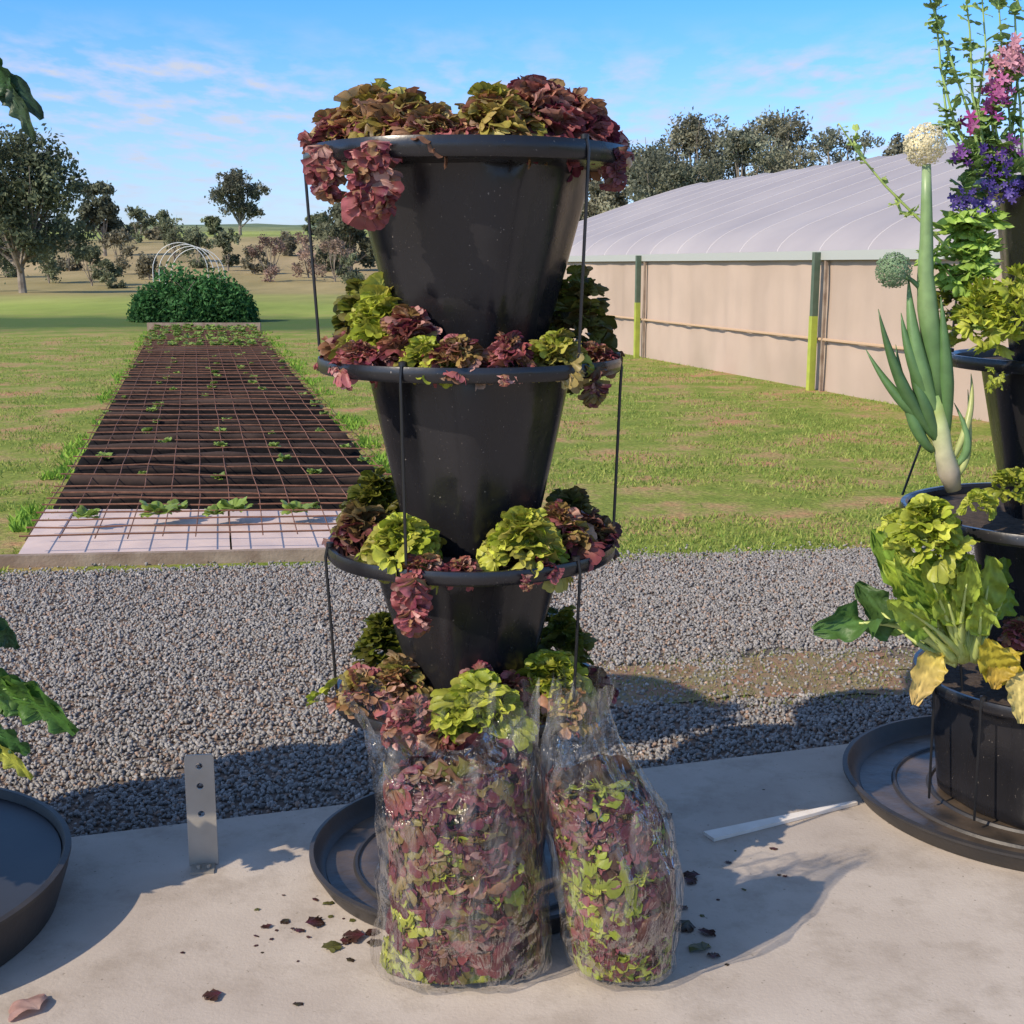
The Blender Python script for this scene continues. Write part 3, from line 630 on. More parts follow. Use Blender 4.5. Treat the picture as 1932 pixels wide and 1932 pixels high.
def saucer(cpx,cpy,apx,label,hh=.05,name='saucer',fill=None):
    c=g(cpx,cpy,hh); R=apx/F*dep(c.y,hh); mb=MB()
    mb.lathe([(.001,.004),(R*.90,.003),(R*.93,.001),(R*.985,hh*.7),(R*.992,hh-.008),(R,hh-.006),(R,hh),(R*.975,hh+.002),(R*.965,hh-.003),(R*.95,hh*.5),(R*.91,.012),(R*.88,.010)],110)
    r=empty('saucer',(c.x,c.y,.001),label,'saucer','black saucers under the towers')
    mb.build('tray','saucer',r,smooth=True)
    if fill:
        mb=MB(); mb.lathe([(.001,hh*fill),(R*.5,hh*fill),(R*.955,hh*fill)],60); mb.build('inner_floor','water',r,smooth=True)
    else:
        mb=MB(); mb.lathe([(.001,.012),(R*.3,.012),(R*.6,.0115),(R*.905,.0125)],60); mb.build('dirt_film','dirtwater',r,smooth=True)
        for k in range(3):
            mb=MB(); rr=R*(.35+.18*k); mb.lathe([(rr,.012),(rr+.004,.018),(rr+.010,.018),(rr+.014,.012)],80); mb.build('rib_ring','saucer',r,smooth=True)
    return c,R
saucer(905,1588,318,'wide black plastic saucer under the centre tower behind the bags')
saucer(1958,1470,357,'black plastic saucer under the right planter tower',.05)
saucer(-330,1650,440,'deep bluish black saucer at the bottom left corner',.11,fill=.85)
T1,I1,C1=tower(1592,888,[(284,307,222,124),(672,285,184,112),(1016,272,176,98),(1290,258,172,140)],'tall black tower of four stacked pots filled with red lettuce',[(181,-46,60),(-112,-8,120),(-164,-44,80),(60,120)])
T2,I2,C2=tower(1472,2010,[(338,228,168,120),(670,237,176,110),(960,300,170,115),(1268,252,208,186)],'black planter tower with flowers and onion at the right edge',[(150,-60,30),(-100,160,40),(-150,-40,70),(-165,-140,60)])
T3,I3,C3=tower(1660,-345,[(285,310,210,130),(700,310,200,120),(1060,310,200,120),(1330,310,200,150)],'black planter tower mostly outside the left edge',[(180,-46,60),(-112,60,120),(-164,60,80),(-150,100,90)])  # rims drawn wider to broaden this tower's shadow on the slab
def head(px,tier,back,S,red,label,emin=0,emax=85,n=40,rho=.74,dz=0,shade=1,tall=1.0):
    z,R=I1[tier][0],I1[tier][1]; k=dep(C1.y,z)/F; x=(px-888)*k; rr=rho*R
    x=max(-rr*.995,min(rr*.995,x)); y=math.sqrt(max(0,rr*rr-x*x))*(1 if back else -1)
    return lettuce((C1.x+x,C1.y+y,z-.02+dz),S,red,label,n,emin,emax,shade=shade,tall=tall)
for (px,bk,S,rd,lb,e0_,n_,rho,tl) in [
 (655,0,.074,1.1,'dark burgundy lettuce at the left end of the top pot',-5,48,.80,1),
 (715,0,.102,.75,'tall green and pink lettuce left of centre on the top pot',5,72,.60,1.2),
 (780,0,.092,.82,'pinkish green lettuce in the middle left of the top pot',5,64,.6,1.1),
 (838,0,.070,.95,'low pink red lettuce near the centre left of the top pot',0,46,.75,.9),
 (880,0,.054,1.1,'low red lettuce in the dip at the centre of the top pot',0,38,.75,.75),
 (942,0,.090,.72,'lime and red lettuce just right of centre on the top pot',5,64,.64,1.15),
 (1015,0,.102,1.2,'tall purple red lettuce right of centre on the top pot',5,72,.58,1.25),
 (1080,0,.090,1.3,'deep maroon lettuce near the right rod of the top pot',0,60,.70,1.15),
 (1130,0,.070,1.4,'dark wine lettuce at the right end of the top pot',-5,50,.78,1),
 (700,1,.085,1,'red lettuce at the back left of the top pot',0,44,.66,1),
 (1080,1,.09,1.2,'purple lettuce at the back right of the top pot',0,44,.66,1),
 (790,1,.08,.9,'pink green lettuce at the back centre left of top pot',0,40,.5,1),
 (900,1,.06,.8,'low green and red lettuce at the back of the top pot',0,30,.6,.8)]:
    head(px,0,bk,S,rd,lb,e0_,85,n_,rho,tall=tl)
def drape(px,tier,S,red,label,n=12,a0=-100,asp=1.6,back=False,shade=1,e=(-95,-45),rr_=1.01,nm=None):
    z,R=I1[tier][0],I1[tier][1]; k=dep(C1.y,z)/F; x=(px-888)*k; rr=R*rr_; x=max(-rr*.995,min(rr*.995,x)); y=-math.sqrt(max(0,rr*rr-x*x))*(-1 if back else 1)
    return lettuce((C1.x+x,C1.y+y,z-.005),S,red,label,n,e[0],e[1],math.radians(a0),asp,shade=shade)
drape(740,0,.085,1.3,'bright burgundy lettuce leaves hanging over the top pot rim',36,rr_=.96)
drape(655,0,.066,1.4,'dark red lettuce leaves hanging left under the top rim',22,-120,rr_=.96)
drape(1150,0,.048,1.4,'maroon lettuce leaves spilling past the right of top rim',18,-60,.9,shade=.6,rr_=.95)
for (px,bk,S,rd,lb,e0_,n_,rho,tl,sh) in [
 (658,0,.064,1.1,'dark red lettuce at the far left of the second pot',-5,42,.80,.9,1),
 (732,0,.088,.18,'tall yellow green lettuce on the left of second pot',15,68,.62,1.8,1),
 (700,0,.056,1.3,'brick red lettuce at the front left of the second pot',-10,40,.86,.9,1),
 (790,0,.074,1.2,'red brown lettuce standing left of centre in second pot',15,50,.64,1.6,1),
 (820,0,.056,.25,'lime lettuce left of centre at the front of second pot',0,40,.82,1.1,1),
 (872,0,.062,.95,'green and red lettuce in front centre of the second pot',0,48,.84,1.1,1),
 (965,0,.058,1.3,'small rust red lettuce right of centre in the second pot',0,42,.84,1.1,1),
 (1045,0,.064,.4,'yellow green lettuce right of centre in the second pot',0,50,.82,1.1,1),
 (1120,0,.050,1.2,'dark red lettuce at the right of the second pot',-5,38,.84,.8,.8)]:
    head(px,1,bk,S,rd,lb,e0_,85,n_,rho,tall=tl,shade=sh)
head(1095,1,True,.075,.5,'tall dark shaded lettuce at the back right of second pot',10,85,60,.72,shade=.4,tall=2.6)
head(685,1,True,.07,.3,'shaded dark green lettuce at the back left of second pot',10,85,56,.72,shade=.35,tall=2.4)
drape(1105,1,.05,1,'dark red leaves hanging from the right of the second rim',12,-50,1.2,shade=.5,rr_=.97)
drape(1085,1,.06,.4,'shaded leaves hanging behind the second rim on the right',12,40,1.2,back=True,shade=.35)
drape(680,1,.03,1.2,'small red leaves over the left of the second rim',7,-120,1.0,rr_=.98)
drape(955,1,.018,1.2,'tiny red leaf tips over the front of the second rim',5,-85,1.0)
for (px,bk,S,rd,lb,e0_,n_,rho,tl,sh) in [
 (655,0,.078,1,'dark lettuce at the far left of the third pot',0,44,.74,1.1,.5),
 (775,0,.084,.15,'round yellow green lettuce at left of the third pot',-5,70,.74,1.15,1),
 (815,0,.048,1.2,'small brown red lettuce beside the front rod of third pot',-10,28,.88,.8,1),
 (880,0,.042,1.3,'low dark red lettuce at the front centre of third pot',-5,26,.86,.7,1),
 (985,0,.084,.2,'yellow green lettuce right of centre in the third pot',0,66,.72,1.25,1),
 (1055,0,.078,.95,'red edged lettuce toward the right of the third pot',0,52,.72,1.35,1),
 (1015,0,.040,1.3,'small red lettuce leaves at the front right of third pot',-20,22,.9,.7,1),
 (1110,0,.070,1,'dark lettuce at the far right of the third pot',0,44,.82,1.1,.5)]:
    head(px,2,bk,S,rd,lb,e0_,85,n_,rho,tall=tl,shade=sh)
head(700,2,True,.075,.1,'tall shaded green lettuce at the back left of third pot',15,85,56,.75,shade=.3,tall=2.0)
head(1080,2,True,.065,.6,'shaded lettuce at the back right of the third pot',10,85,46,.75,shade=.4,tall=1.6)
drape(800,2,.075,1.3,'long rusty red leaves hanging from the third pot front',28,-90,.8,e=(-95,-65),rr_=.99)
drape(990,2,.022,1.2,'small red leaves hanging over right front of third rim',8,-80,.8)
for (px,bk,S,rd,lb,e0_,n_,rho,tl,sh) in [
 (700,0,.074,.9,'orange red lettuce at the left of the bottom pot',0,50,.84,1.1,1),
 (758,0,.076,.85,'rusty red lettuce left of centre on the bottom pot',0,50,.6,1.4,1),
 (800,0,.066,1.4,'bright red lettuce at the front left of the bottom pot',-20,48,.95,1,1),
 (905,0,.100,.08,'large lime green lettuce in front on the bottom pot',-10,84,.88,1.05,1),
 (905,0,.066,1.2,'dark red lettuce behind the large lime lettuce',20,38,.55,1.6,1),
 (965,0,.064,1.2,'red lettuce right of the large lime lettuce',0,42,.62,1.5,1),
 (1035,0,.088,.2,'bright green lettuce at the right of the bottom pot',0,60,.7,1.4,1),
 (1060,0,.066,.8,'green and red lettuce behind the right bag on bottom pot',-10,42,.9,.9,1),
 (1110,0,.054,1.2,'small dark red lettuce at the right end of bottom pot',-10,36,.86,.9,.8),
 (845,0,.056,1.2,'dark red leaves low beside the large lime lettuce',-30,34,1.0,.8,1)]:
    head(px,3,bk,S,rd,lb,e0_,85,n_,rho,tall=tl,shade=sh)
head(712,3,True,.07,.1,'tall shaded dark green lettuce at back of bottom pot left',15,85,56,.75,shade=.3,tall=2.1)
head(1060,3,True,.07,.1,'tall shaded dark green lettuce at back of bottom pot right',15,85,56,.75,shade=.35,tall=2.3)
drape(650,3,.06,-.1,'yellowed lettuce leaf sticking out left of the bottom pot',3,180,.6,e=(5,25))
# ---------------------------------------------------------------- bags of leaves
def bag(rings,Yf,label,fill,pal,dipf,green=None,nm='clear_bag'):
    rr=[]
    for (l,r,y,d) in rings:
        z=max(.003,pd(900,y,Yf).z); k=dep(Yf+.09,z)/F; rr.append(((l+r)/2-966,(r-l)/2*k,d,z,k))
    zz=[q[3] for q in rr]; zz[0]=.003
    for i in range(1,len(zz)): zz[i]=max(zz[i],zz[i-1]+.004)
    def at(z): return [float(np.interp(z,zz,[q[0]*q[4] for q in rr])),float(np.interp(z,zz,[q[1] for q in rr])),float(np.interp(z,zz,[q[2] for q in rr]))]
    yc=Yf+.11; x0=at(zz[0])[0]; NZ,NA=120,150; V=[]
    for i in range(NZ):
        z=zz[0]+(zz[-1]-zz[0])*i/(NZ-1); cx_,hw,hd=at(z)
        top=max(0,(i/(NZ-1)-.55)/.45)
        for j in range(NA+1):
            a=2*math.pi*(j%NA)/NA; ca,sa=math.cos(a),math.sin(a)
            e_=.85; X_=hw*math.copysign(abs(ca)**e_,ca); Y_=hd*math.copysign(abs(sa)**e_,sa)
            nn=noise.noise(Vector((X_*12,Y_*10+i*.01,z*7)))*.016+abs(noise.noise(Vector((X_*20+z*14,Y_*14,z*9+7))))*.014+abs(noise.noise(Vector((X_*30-z*26,Y_*20,z*16+2))))*.009
            edge=noise.noise(Vector((ca*3,sa*3,z*14)))*.012
            fold=.034*top*math.sin(a*7+z*9)+.034*top*noise.noise(Vector((ca*4,sa*4,z*5)))+.004*math.sin(a*9+z*12)
            s_=1+(nn+fold)/max(hd,.035)
            flare=1+.05*top**3
            zt=z-dipf*top**2*max(0,math.sin(math.pi*(.5+X_/hw/2*.9)))*(1.0 if sa<0 else .35)+.03*top**3*noise.noise(Vector((ca*4,sa*4,2)))
            V.append((cx_-x0+X_*flare*(1+nn*3)+edge*math.copysign(1,ca)*abs(ca),Y_*s_,zt-.001))
    r=empty(nm,(x0,yc,.001),label,'plastic bag','clear bags of picked lettuce')
    npmesh('bag_film',V,gridq(NZ,NA+1)[:,::-1],'bag',r,smooth=True)
    lv=Lv(); zf=pd(900,fill,Yf).z
    for i in range(115):
        z=.02+(zf-.03)*((i*.618)%1.0); c_x,hw,hd=at(z); hw-=.022; hd=max(.01,hd-.028); c0x=c_x-x0; a=U(math.pi*.93,math.pi*2.07) if i%5 else U(0,math.pi); q=U(.55,.97)
        x=c0x+math.cos(a)*q*hw; y=math.sin(a)*q*hd; S=U(.034,.060)
        gp=green(x/ max(hw,.01),z/zf)
        hd_=Vector((math.cos(a)+U(-.6,.6),math.sin(a)+U(-.6,.6),U(-.3,.9))).normalized()
        isg=random.random()<gp
        for k in range(7):
            v=(hd_+Vector((U(-1,1),U(-1,1),U(-1,1)))*.8).normalized(); az=math.atan2(v.y,v.x); el=math.asin(v.z)
            if isg and random.random()<.8: c1=random.choice((GREEN*.9,LIME*.85,GREEN*.7,LIME*.65)); c0=PALE*.8
            else: c1=random.choice(pal)*U(.7,1.1); c0=random.choice((GREEN*.45,PALE*.35,RED*.6,BRONZE*.7))
            lv.leaf((x+U(-.012,.012),y+U(-.012,.012),z+U(-.012,.012)),az,el,S*U(.7,1.2),c0,c1,.9,roll=U(-.8,.8))
    for i in range(120):
        z=.03+(zf-.04)*random.random(); c_x,hw,hd=at(z); a=U(0,6.28); q=math.sqrt(random.random())*.8
        lv.leaf((c_x-x0+math.cos(a)*q*(hw-.02),math.sin(a)*q*max(.01,hd-.03),z),U(0,6.28),U(-1.5,1.5),U(.05,.075),RED*.25,random.choice((DRED*.5,RED*.3,BRONZE*.25)),1,roll=U(-3,3))
    V_=np.concatenate(lv.V)
    for sidx in range(len(V_)):
        z=min(max(V_[sidx,2],.008),zf+.05); cx_,hw,hd=at(z); dx=V_[sidx,0]-(cx_-x0); dy=V_[sidx,1]; q=math.sqrt((dx/(hw-.004))**2+(dy/(hd-.004))**2)
        if q>.84:
            f_=(.84+.15*(1-math.exp(-(q-.84)/.3)))/q
            V_[sidx,0]=cx_-x0+dx*f_; V_[sidx,1]=dy*f_
        V_[sidx,2]=z
    return npmesh('lettuce_leaves',V_,np.concatenate(lv.Q),'leaf',None,(x0,yc,.001),np.concatenate(lv.C),True)
PAL1=[RED*.75,BRONZE*.75,BRONZE*.8,DRED*.85,RED*.85,DRED*.75,PINK*.7,BRONZE*.4+GREEN*.3,BRONZE*.5+GREEN*.2,DRED*.85,RED*.6]
PAL2=[RED*.65,BRONZE*.6,DRED*.85,DRED*.75,RED*.5,BRONZE*.35+GREEN*.25,BRIGHT*.65]
o=bag([(712,1030,1898,.06),(702,1036,1876,.095),(714,1034,1780,.11),(718,1030,1680,.11),(714,1024,1580,.10),(706,1016,1500,.08),(692,1012,1440,.055),(674,1010,1390,.035),(650,1004,1318,.026)],2.075,'larger clear plastic bag with open top beside the saucer',1475,PAL1,.12,lambda x,z:.45 if z<.14 else .12)
tag(o,'picked red and green lettuce leaves inside the larger bag','lettuce leaves',kind='stuff')
o=bag([(1092,1258,1908,.035),(1075,1276,1878,.08),(1055,1286,1760,.10),(1040,1284,1660,.10),(1026,1255,1580,.085),(1018,1208,1500,.06),(1022,1168,1430,.038),(1038,1146,1375,.024),(1046,1158,1312,.022)],2.065,'narrower clear plastic bag with gathered top on the right',1520,PAL2,.03,lambda x,z:.75 if (.42<z<.76 and x<.45) else (.35 if z<.40 else .04))
tag(o,'picked green and dark red leaves inside the narrower bag','lettuce leaves',kind='stuff')
# ---------------------------------------------------------------- steel bracket
bp_=g(385,1632,0); kk=dep(bp_.y,.1)/F
cu=bpy.data.curves.new('bracket_plate','CURVE'); cu.dimensions='2D'; cu.fill_mode='BOTH'; cu.extrude=.0025
hw=27*kk; hh=222*kk
def spl(pts):
    s_=cu.splines.new('POLY'); s_.points.add(len(pts)-1); s_.use_cyclic_u=True
    for i,(x,y) in enumerate(pts): s_.points[i].co=(x,y,0,1)
spl([(-hw,0.002),(hw,0.002),(hw,hh-.008),(hw-.004,hh),(-hw+.004,hh),(-hw,hh-.008)])
for fy in (.47,.72,.90): spl([(.0075*math.cos(-a)*(1.0),hh*fy+.0075*math.sin(-a)) for a in np.linspace(0,2*math.pi,20,endpoint=False)])
tmp=bpy.data.objects.new('tmp',cu); COL.objects.link(tmp); dg=bpy.context.evaluated_depsgraph_get(); me=bpy.data.meshes.new_from_object(tmp.evaluated_get(dg)); bpy.data.objects.remove(tmp)
me.materials.clear()
br=empty('steel_bracket',bp_,'upright galvanised steel strap bracket with holes on slab edge','bracket')
o=link('plate',me,'steel',br); o.rotation_euler=(math.radians(90),0,0); 
mb=MB(); mb.box((-hw*.8,-.045,.0),(hw*.8,-.003,.005)); mb.build('foot','steel',br)
for x in (-.009,.012):
    mb=MB(); mb.lathe([(.001,.013),(.005,.013),(.0055,.005)],6,None,(x,-.024,0)); mb.build('bolt','steel',br)
br.rotation_euler=(0,0,math.radians(8))
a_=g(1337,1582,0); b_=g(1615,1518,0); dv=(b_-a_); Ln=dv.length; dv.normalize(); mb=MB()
mb.add([(0,-.021,0),(Ln,-.006,0),(Ln,.006,0),(0,.021,0),(0,-.021,.008),(Ln,-.006,.008),(Ln,.006,.008),(0,.021,.008)],[(0,3,2,1),(4,5,6,7),(0,1,5,4),(1,2,6,5),(2,3,7,6),(3,0,4,7)])  # thin solid box stands in for a bright streak on the concrete
o=mb.build('pale_streak','strip',loc=(a_.x,a_.y,.001)); o.rotation_euler=(0,0,math.atan2(dv.y,dv.x)); tag(o,'thin tapering whitish strip in place of a bright streak on the concrete','strip')
# ---------------------------------------------------------------- scraps on the slab
sm=[]
for k in range(5):
    lv=Lv(); lv.leaf((0,0,.004),0,.0,.05,(.12,.11,.03) if k%2 else DRED*.6,(.07,.035,.02) if k!=3 else (.2,.2,.05),1,tm=FR[k*3],sc=(1,.5+.1*k,.35)); v=np.concatenate(lv.V); v[:,2]-=v[:,2].min()-.0015
    sm.append((v,np.concatenate(lv.Q),np.concatenate(lv.C)))
so=[None]*5
SP_=[(515,1748,.5),(545,1735,.45),(575,1745,.8),(605,1795,.9),(640,1778,.5),(690,1770,.9),(700,1790,.7),(712,1755,.6),(620,1710,.4),(560,1762,.4),(420,1878,.7),(1248,1530,1.1),(1265,1545,.6),(1225,1515,.5),(1290,1662,.6),(1322,1656,.8),(1300,1740,1.0),(1315,1758,.8),(1330,1800,.8),(1285,1720,.5),(1345,1812,.5),(560,1900,.3),(1370,1630,.3),(660,1735,.3),(590,1700,.25),(530,1690,.2),(655,1815,.3),(340,1800,.2),(1400,1680,.2),(1460,1600,.25)]
for _ in range(26): SP_.append((U(480,720),U(1690,1830),U(.12,.28)) if random.random()<.5 else (U(1220,1500),U(1480,1830),U(.12,.28)))
for i,(px,py,s_) in enumerate(SP_):
    k=i%5
    if so[k] is None: o=npmesh('leaf_scrap',*sm[k][:2],'leaf',col=sm[k][2],smooth=True); so[k]=o
    else: o=so[k].copy(); COL.objects.link(o)
    o.location=g(px,py,0); o.scale=(s_,s_*U(.5,1),s_); o.rotation_euler=(0,0,U(0,6.28))
    lf=px<800; tag(o,'wilted dark leaf scrap on the concrete left of the bags' if lf else 'wilted dark leaf scrap on the concrete right of the bags','leaf scrap','leaf scraps left of the bags' if lf else 'leaf scraps right of the bags')
lv=Lv(); lv.leaf((0,0,.01),2.6,.3,.055,(.62,.45,.38),(.55,.33,.29),1,tm=FLAT[2],sc=(1,.9,1.4)); v=np.concatenate(lv.V); v[:,2]-=v[:,2].min()-.001
o=npmesh('fallen_leaf',v,GQ,'leaf',loc=g(75,1915,0),col=np.concatenate(lv.C),smooth=True); tag(o,'pale pink dried leaf in the bottom left corner','leaf')
# ---------------------------------------------------------------- right tower plants
YR=C2.y
def ribbon(lv,p0,p1,p2,w,col,col2=None,n=26,m=13,start=.35,cup=.25,ruf=.06,side=None,lob=0):
    pts=bez(p0,p1,p2,n); c2=col2 if col2 is not None else col; V=[];C=[]; ph=U(0,6)
    for i,p in enumerate(pts):
        t=i/(n-1); tg=(pts[min(i+1,n-1)]-pts[max(i-1,0)]).normalized(); s_=side or Vector((1,0,0))
        sdv=(s_-tg*s_.dot(tg)).normalized(); nn=sdv.cross(tg)
        if nn.y>0 : nn=-nn
        u=max(0,(t-start)/(1-start)); ww=w*math.sin(math.pi*min(1,u**.75*.97+.0))**.7 if u>0 else 0
        ww*=1+lob*math.sin(u*22)+.05*math.sin(u*31+ph)
        ww=max(ww,w*.07)
        for j in range(m):
            q=-1+2*j/(m-1); V.append(p+sdv*ww*q+nn*(cup*ww*q*q+ruf*w*abs(q)**1.5*math.sin(t*34+q*3+ph)+.3*ruf*w*math.sin(q*9+t*38)+.25*ruf*w*math.sin(q*17-t*23)))
            vein=.35*math.exp(-(q/.1)**2)+.14*max(0,math.sin(t*40-abs(q)*9))*(1-abs(q))
            cc=np.array(col)*(1-t)+np.array(c2)*t; C.append(cc*(1+vein)*U(.9,1.1))
    lv.raw(np.array([tuple(v) for v in V]),gridq(n,m),np.array(C))
ON=(.11,.21,.07); OL=(.22,.34,.13); YO=YR-.24
def q3(px,py,dy=0): return pd(px,py,YO+dy)
ob=q3(1790,905); on=empty('onion_plant',ob,'tall flowering onion with thick stalk in the right tower','onion')
def rel(pts,o): return [Vector(p)-Vector(o) for p in pts]
kO=dep(YO,1)/F
mb=MB(); mb.tube(rel([q3(1800,925),q3(1790,890),q3(1780,850),q3(1772,800),q3(1768,775),q3(1764,745)],ob),[14*kO,21*kO,17*kO,18*kO,17*kO,15*kO],14,c=[(.40,.32,.22),(.42,.36,.26),(.55,.54,.32),(.55,.62,.28),(.42,.52,.16),(.22,.36,.12)]); mb.build('bulb_neck','stem',on,smooth='all',col=True)
mb=MB(); st_=[(1772,760),(1766,700),(1758,640),(1750,580),(1746,520),(1748,450),(1748,380),(1748,310)]; mb.tube(rel([q3(*p) for p in st_],ob),[x*kO for x in (15,16,19,19,15,12,10,8)],14,c=[ON,ON,ON,OL,OL,OL,OL,(.34,.46,.24)]); stalk=mb.build('flower_stalk','stem',on,smooth='all',col=True)
def umbel(c,R_,col,parent,nm,n=420,core=None):
    V=[];C=[];Q=[]
    for i in range(n):
        zf=1-2*(i+.5)/n; a=i*2.39996; r=math.sqrt(1-zf*zf); d=Vector((r*math.cos(a),r*math.sin(a),zf)); t=d.orthogonal().normalized(); b=d.cross(t); rr=R_*U(.78,1.05); s_=R_*.10
        k=len(V); cc=np.array(col)*U(.8,1.2)
        for j in range(8):
            q=2*math.pi*j/8; o_=(t*math.cos(q)+b*math.sin(q))*s_*(1.2 if j%2 else .45)
            V.append(c+d*(rr-(s_*.6 if j%2 else 0))+o_)
        V.append(c+d*(rr+s_*.35)); C+=[cc]*8+[cc*1.1]
        for j in range(8): Q.append((k+j,k+(j+1)%8,k+8))
    return npmesh(nm,[tuple(v) for v in V],Q,'leaf',parent,col=np.array(C))
umbel(q3(1745,273)-ob,38*kO,(.85,.77,.50),stalk,'flower_head',700)
mb=MB(); mb.tube(rel(bez(q3(1765,640),q3(1765,550),q3(1706,520),9),ob),[8*kO,8*kO,7*kO,6*kO,6*kO,5*kO,5*kO,4*kO,4*kO],10,c=ON); bs=mb.build('bud_stalk','stem',on,smooth='all',col=True)
umbel(q3(1686,510)-ob,33*kO,(.24,.36,.19),bs,'bud_head',700)
for i,(a,b,c,r0) in enumerate((((1768,800),(1700,780),(1633,658),13),((1768,830),(1690,740),(1657,583),14),((1775,800),(1718,680),(1714,520),18),((1760,850),(1715,820),(1690,650),13),((1795,870),(1842,790),(1832,705),8),((1800,900),(1838,880),(1826,735),8),((1770,780),(1715,700),(1700,590),14),((1775,840),(1735,760),(1710,640),16),((1800,880),(1850,850),(1800,760),9),((1785,820),(1790,700),(1775,560),16))):
    mb=MB(); pp=bez(q3(*a),q3(*b,dy=-.02),q3(*c,dy=U(-.03,.05)),16); rr=[r0*kO*min(1,.45+k*.09)*(1-(k/15)**2.2)+.0006 for k in range(16)]
    cc=(.42,.46,.16) if i in(4,5) else ((.10,.20,.065),(.075,.155,.05),(.15,.27,.095))[i%3]; mb.tube(rel(pp,ob),rr,10,c=cc); mb.build('leaf','stem',on,smooth='all',col=True)
YC=YR-.22
def q4(px,py,dy=0): return pd(px,py,YC+dy)
kC=dep(YC,.5)/F; cb=q4(1815,1245); ch=empty('bok_choy',cb,'leafy bok choy with thick pale green stems in bottom right pot','leafy plant')
CG=(.22,.36,.05); CL=(.40,.52,.07)
specs=[((1812,1245),(1770,1160),(1670,1060),34,CL,0),((1820,1245),(1790,1130),(1735,1040),36,CL,-.03),((1822,1245),(1830,1130),(1800,1030),34,CG,.02),((1800,1245),(1760,1200),(1690,1130),30,CG,-.05),((1830,1245),(1860,1150),(1870,1050),32,CL,-.02),((1835,1245),(1880,1150),(1905,1110),26,CG,0),((1815,1245),(1800,1170),(1775,1090),32,CL,-.07),((1795,1240),(1700,1140),(1535,1192),38,(.09,.19,.045),-.02),((1840,1245),(1850,1190),(1850,1130),28,CL,-.08),((1805,1250),(1700,1210),(1615,1100),34,(.07,.14,.035),.08),((1800,1245),(1720,1130),(1645,1000),32,CG,.06)]
for _ in range(26):
    tx=U(1670,1900); ty=U(1020,1140); specs.append(((1818+U(-14,14),1240),((1818+tx)/2+U(-20,20),(1240+ty)/2-20),(tx,ty),U(16,27),random.choice((CL,CG,CL)),U(-.12,.05)))
lv=Lv()
for a,b,c,w_,cc,dy in specs:
    ribbon(lv,q4(*a)-cb,q4(*b,dy=dy)-cb,q4(*c,dy=dy*1.5)-cb,w_*kC,np.array(cc),np.array(cc)*1.05,start=.48,cup=.45,ruf=.36,lob=.08)
lv.build('foliage',ch)
for a,b,c,w_,cc,dy in specs[:22]:
    mb=MB(); pp=bez(q4(*a)-cb,q4(*b,dy=dy)-cb,q4(*c,dy=dy*1.5)-cb,12)[:9]; pp=[p+Vector((0,-.003,0)) for p in pp]; f_=max(.7,w_/34); mb.tube(pp,[x*kC*f_ for x in (11,10,9,8,6,5,4,3,2)],8,c=(.55,.64,.20)); mb.build('stem','stem',ch,smooth='all',col=True)
def single_leaf(name,label,cat,a,b,c,w_,col,Yl,group=None,start=.3,lob=0,m='leaf',ruf=.2,col2=None):
    o0=pd(*a,Yl); lv=Lv(); ribbon(lv,pd(*a,Yl)-o0,pd(*b,Yl-.03)-o0,pd(*c,Yl-.05)-o0,w_*kC,np.array(col),np.array(col2) if col2 else None,start=start,ruf=ruf,lob=lob)
    return tag(lv.build(name,loc=o0),label,cat,group)
single_leaf('yellow_leaf','yellow wilted leaf hanging over the left bottom pot rim','leaf',(1805,1235),(1755,1225),(1725,1330),30,(.62,.54,.07),YC,'yellowing leaves on the right tower',.3,col2=(.75,.52,.18))
single_leaf('yellow_leaf','bright yellow leaf standing at the right edge of frame','leaf',(1930,1290),(1870,1260),(1862,1205),34,(.6,.50,.05),YC-.04,'yellowing leaves on the right tower',.1)
single_leaf('yellow_leaf','pale yellow leaf drooping at the right frame edge','leaf',(1915,1250),(1925,1290),(1925,1365),26,(.68,.55,.18),YC-.05,'yellowing leaves on the right tower',.15)
single_leaf('yellow_leaf','orange tipped yellow leaf folded over the right pot rim','leaf',(1940,1230),(1880,1235),(1875,1300),28,(.6,.50,.06),YC-.03,'yellowing leaves on the right tower',.2,col2=(.5,.32,.05))
def l3(px,py,Yl,S,red,label,n=30,emin=0,emax=85,nm='green_lettuce',shade=1,tall=1,jag=False,Lf=1.0):
    lettuce(pd(px,py,Yl),S,red,label,n,emin,emax,name=nm,group='leafy greens on the right tower',shade=shade,tall=tall,tms=JAG if jag else None,Lf=Lf,cat='parsley' if 'parsley' in nm else 'lettuce' if red>=0 or 'lettuce' in nm else 'herb')
l3(1745,1070,YR-.31,.085,-.2,'curly bright green lettuce below the onion',56,emin=10,tall=1.8,Lf=1.0)
l3(1690,1000,YR-.22,.040,-.3,'small curly green sprig left of the onion base',18)
l3(1845,965,YR-.27,.040,-.3,'small green lettuce at the rim of third right pot',18)
l3(1905,950,YR-.24,.055,-.2,'green leafy clump at the right edge of third pot',24,tall=1.3,nm='green_lettuce',shade=.8)
l3(1790,1030,YR-.30,.055,-.2,'green leaves hanging below the third right rim',20,jag=True,emin=-80,emax=0)
l3(1845,665,YR-.22,.070,-.2,'jagged yellow green parsley at left of the second right pot',36,emin=10,nm='parsley_plant',tall=2.2,jag=True,Lf=1.2)
l3(1915,645,YR-.24,.070,-.3,'bright yellow green parsley at right edge above second rim',36,emin=10,nm='parsley_plant',tall=2.2,jag=True,Lf=1.2)
l3(1800,620,YR-.1,.065,-.2,'darker parsley sprig behind the onion stalk',26,nm='parsley_plant',shade=.4,tall=2,jag=True,Lf=1.2)
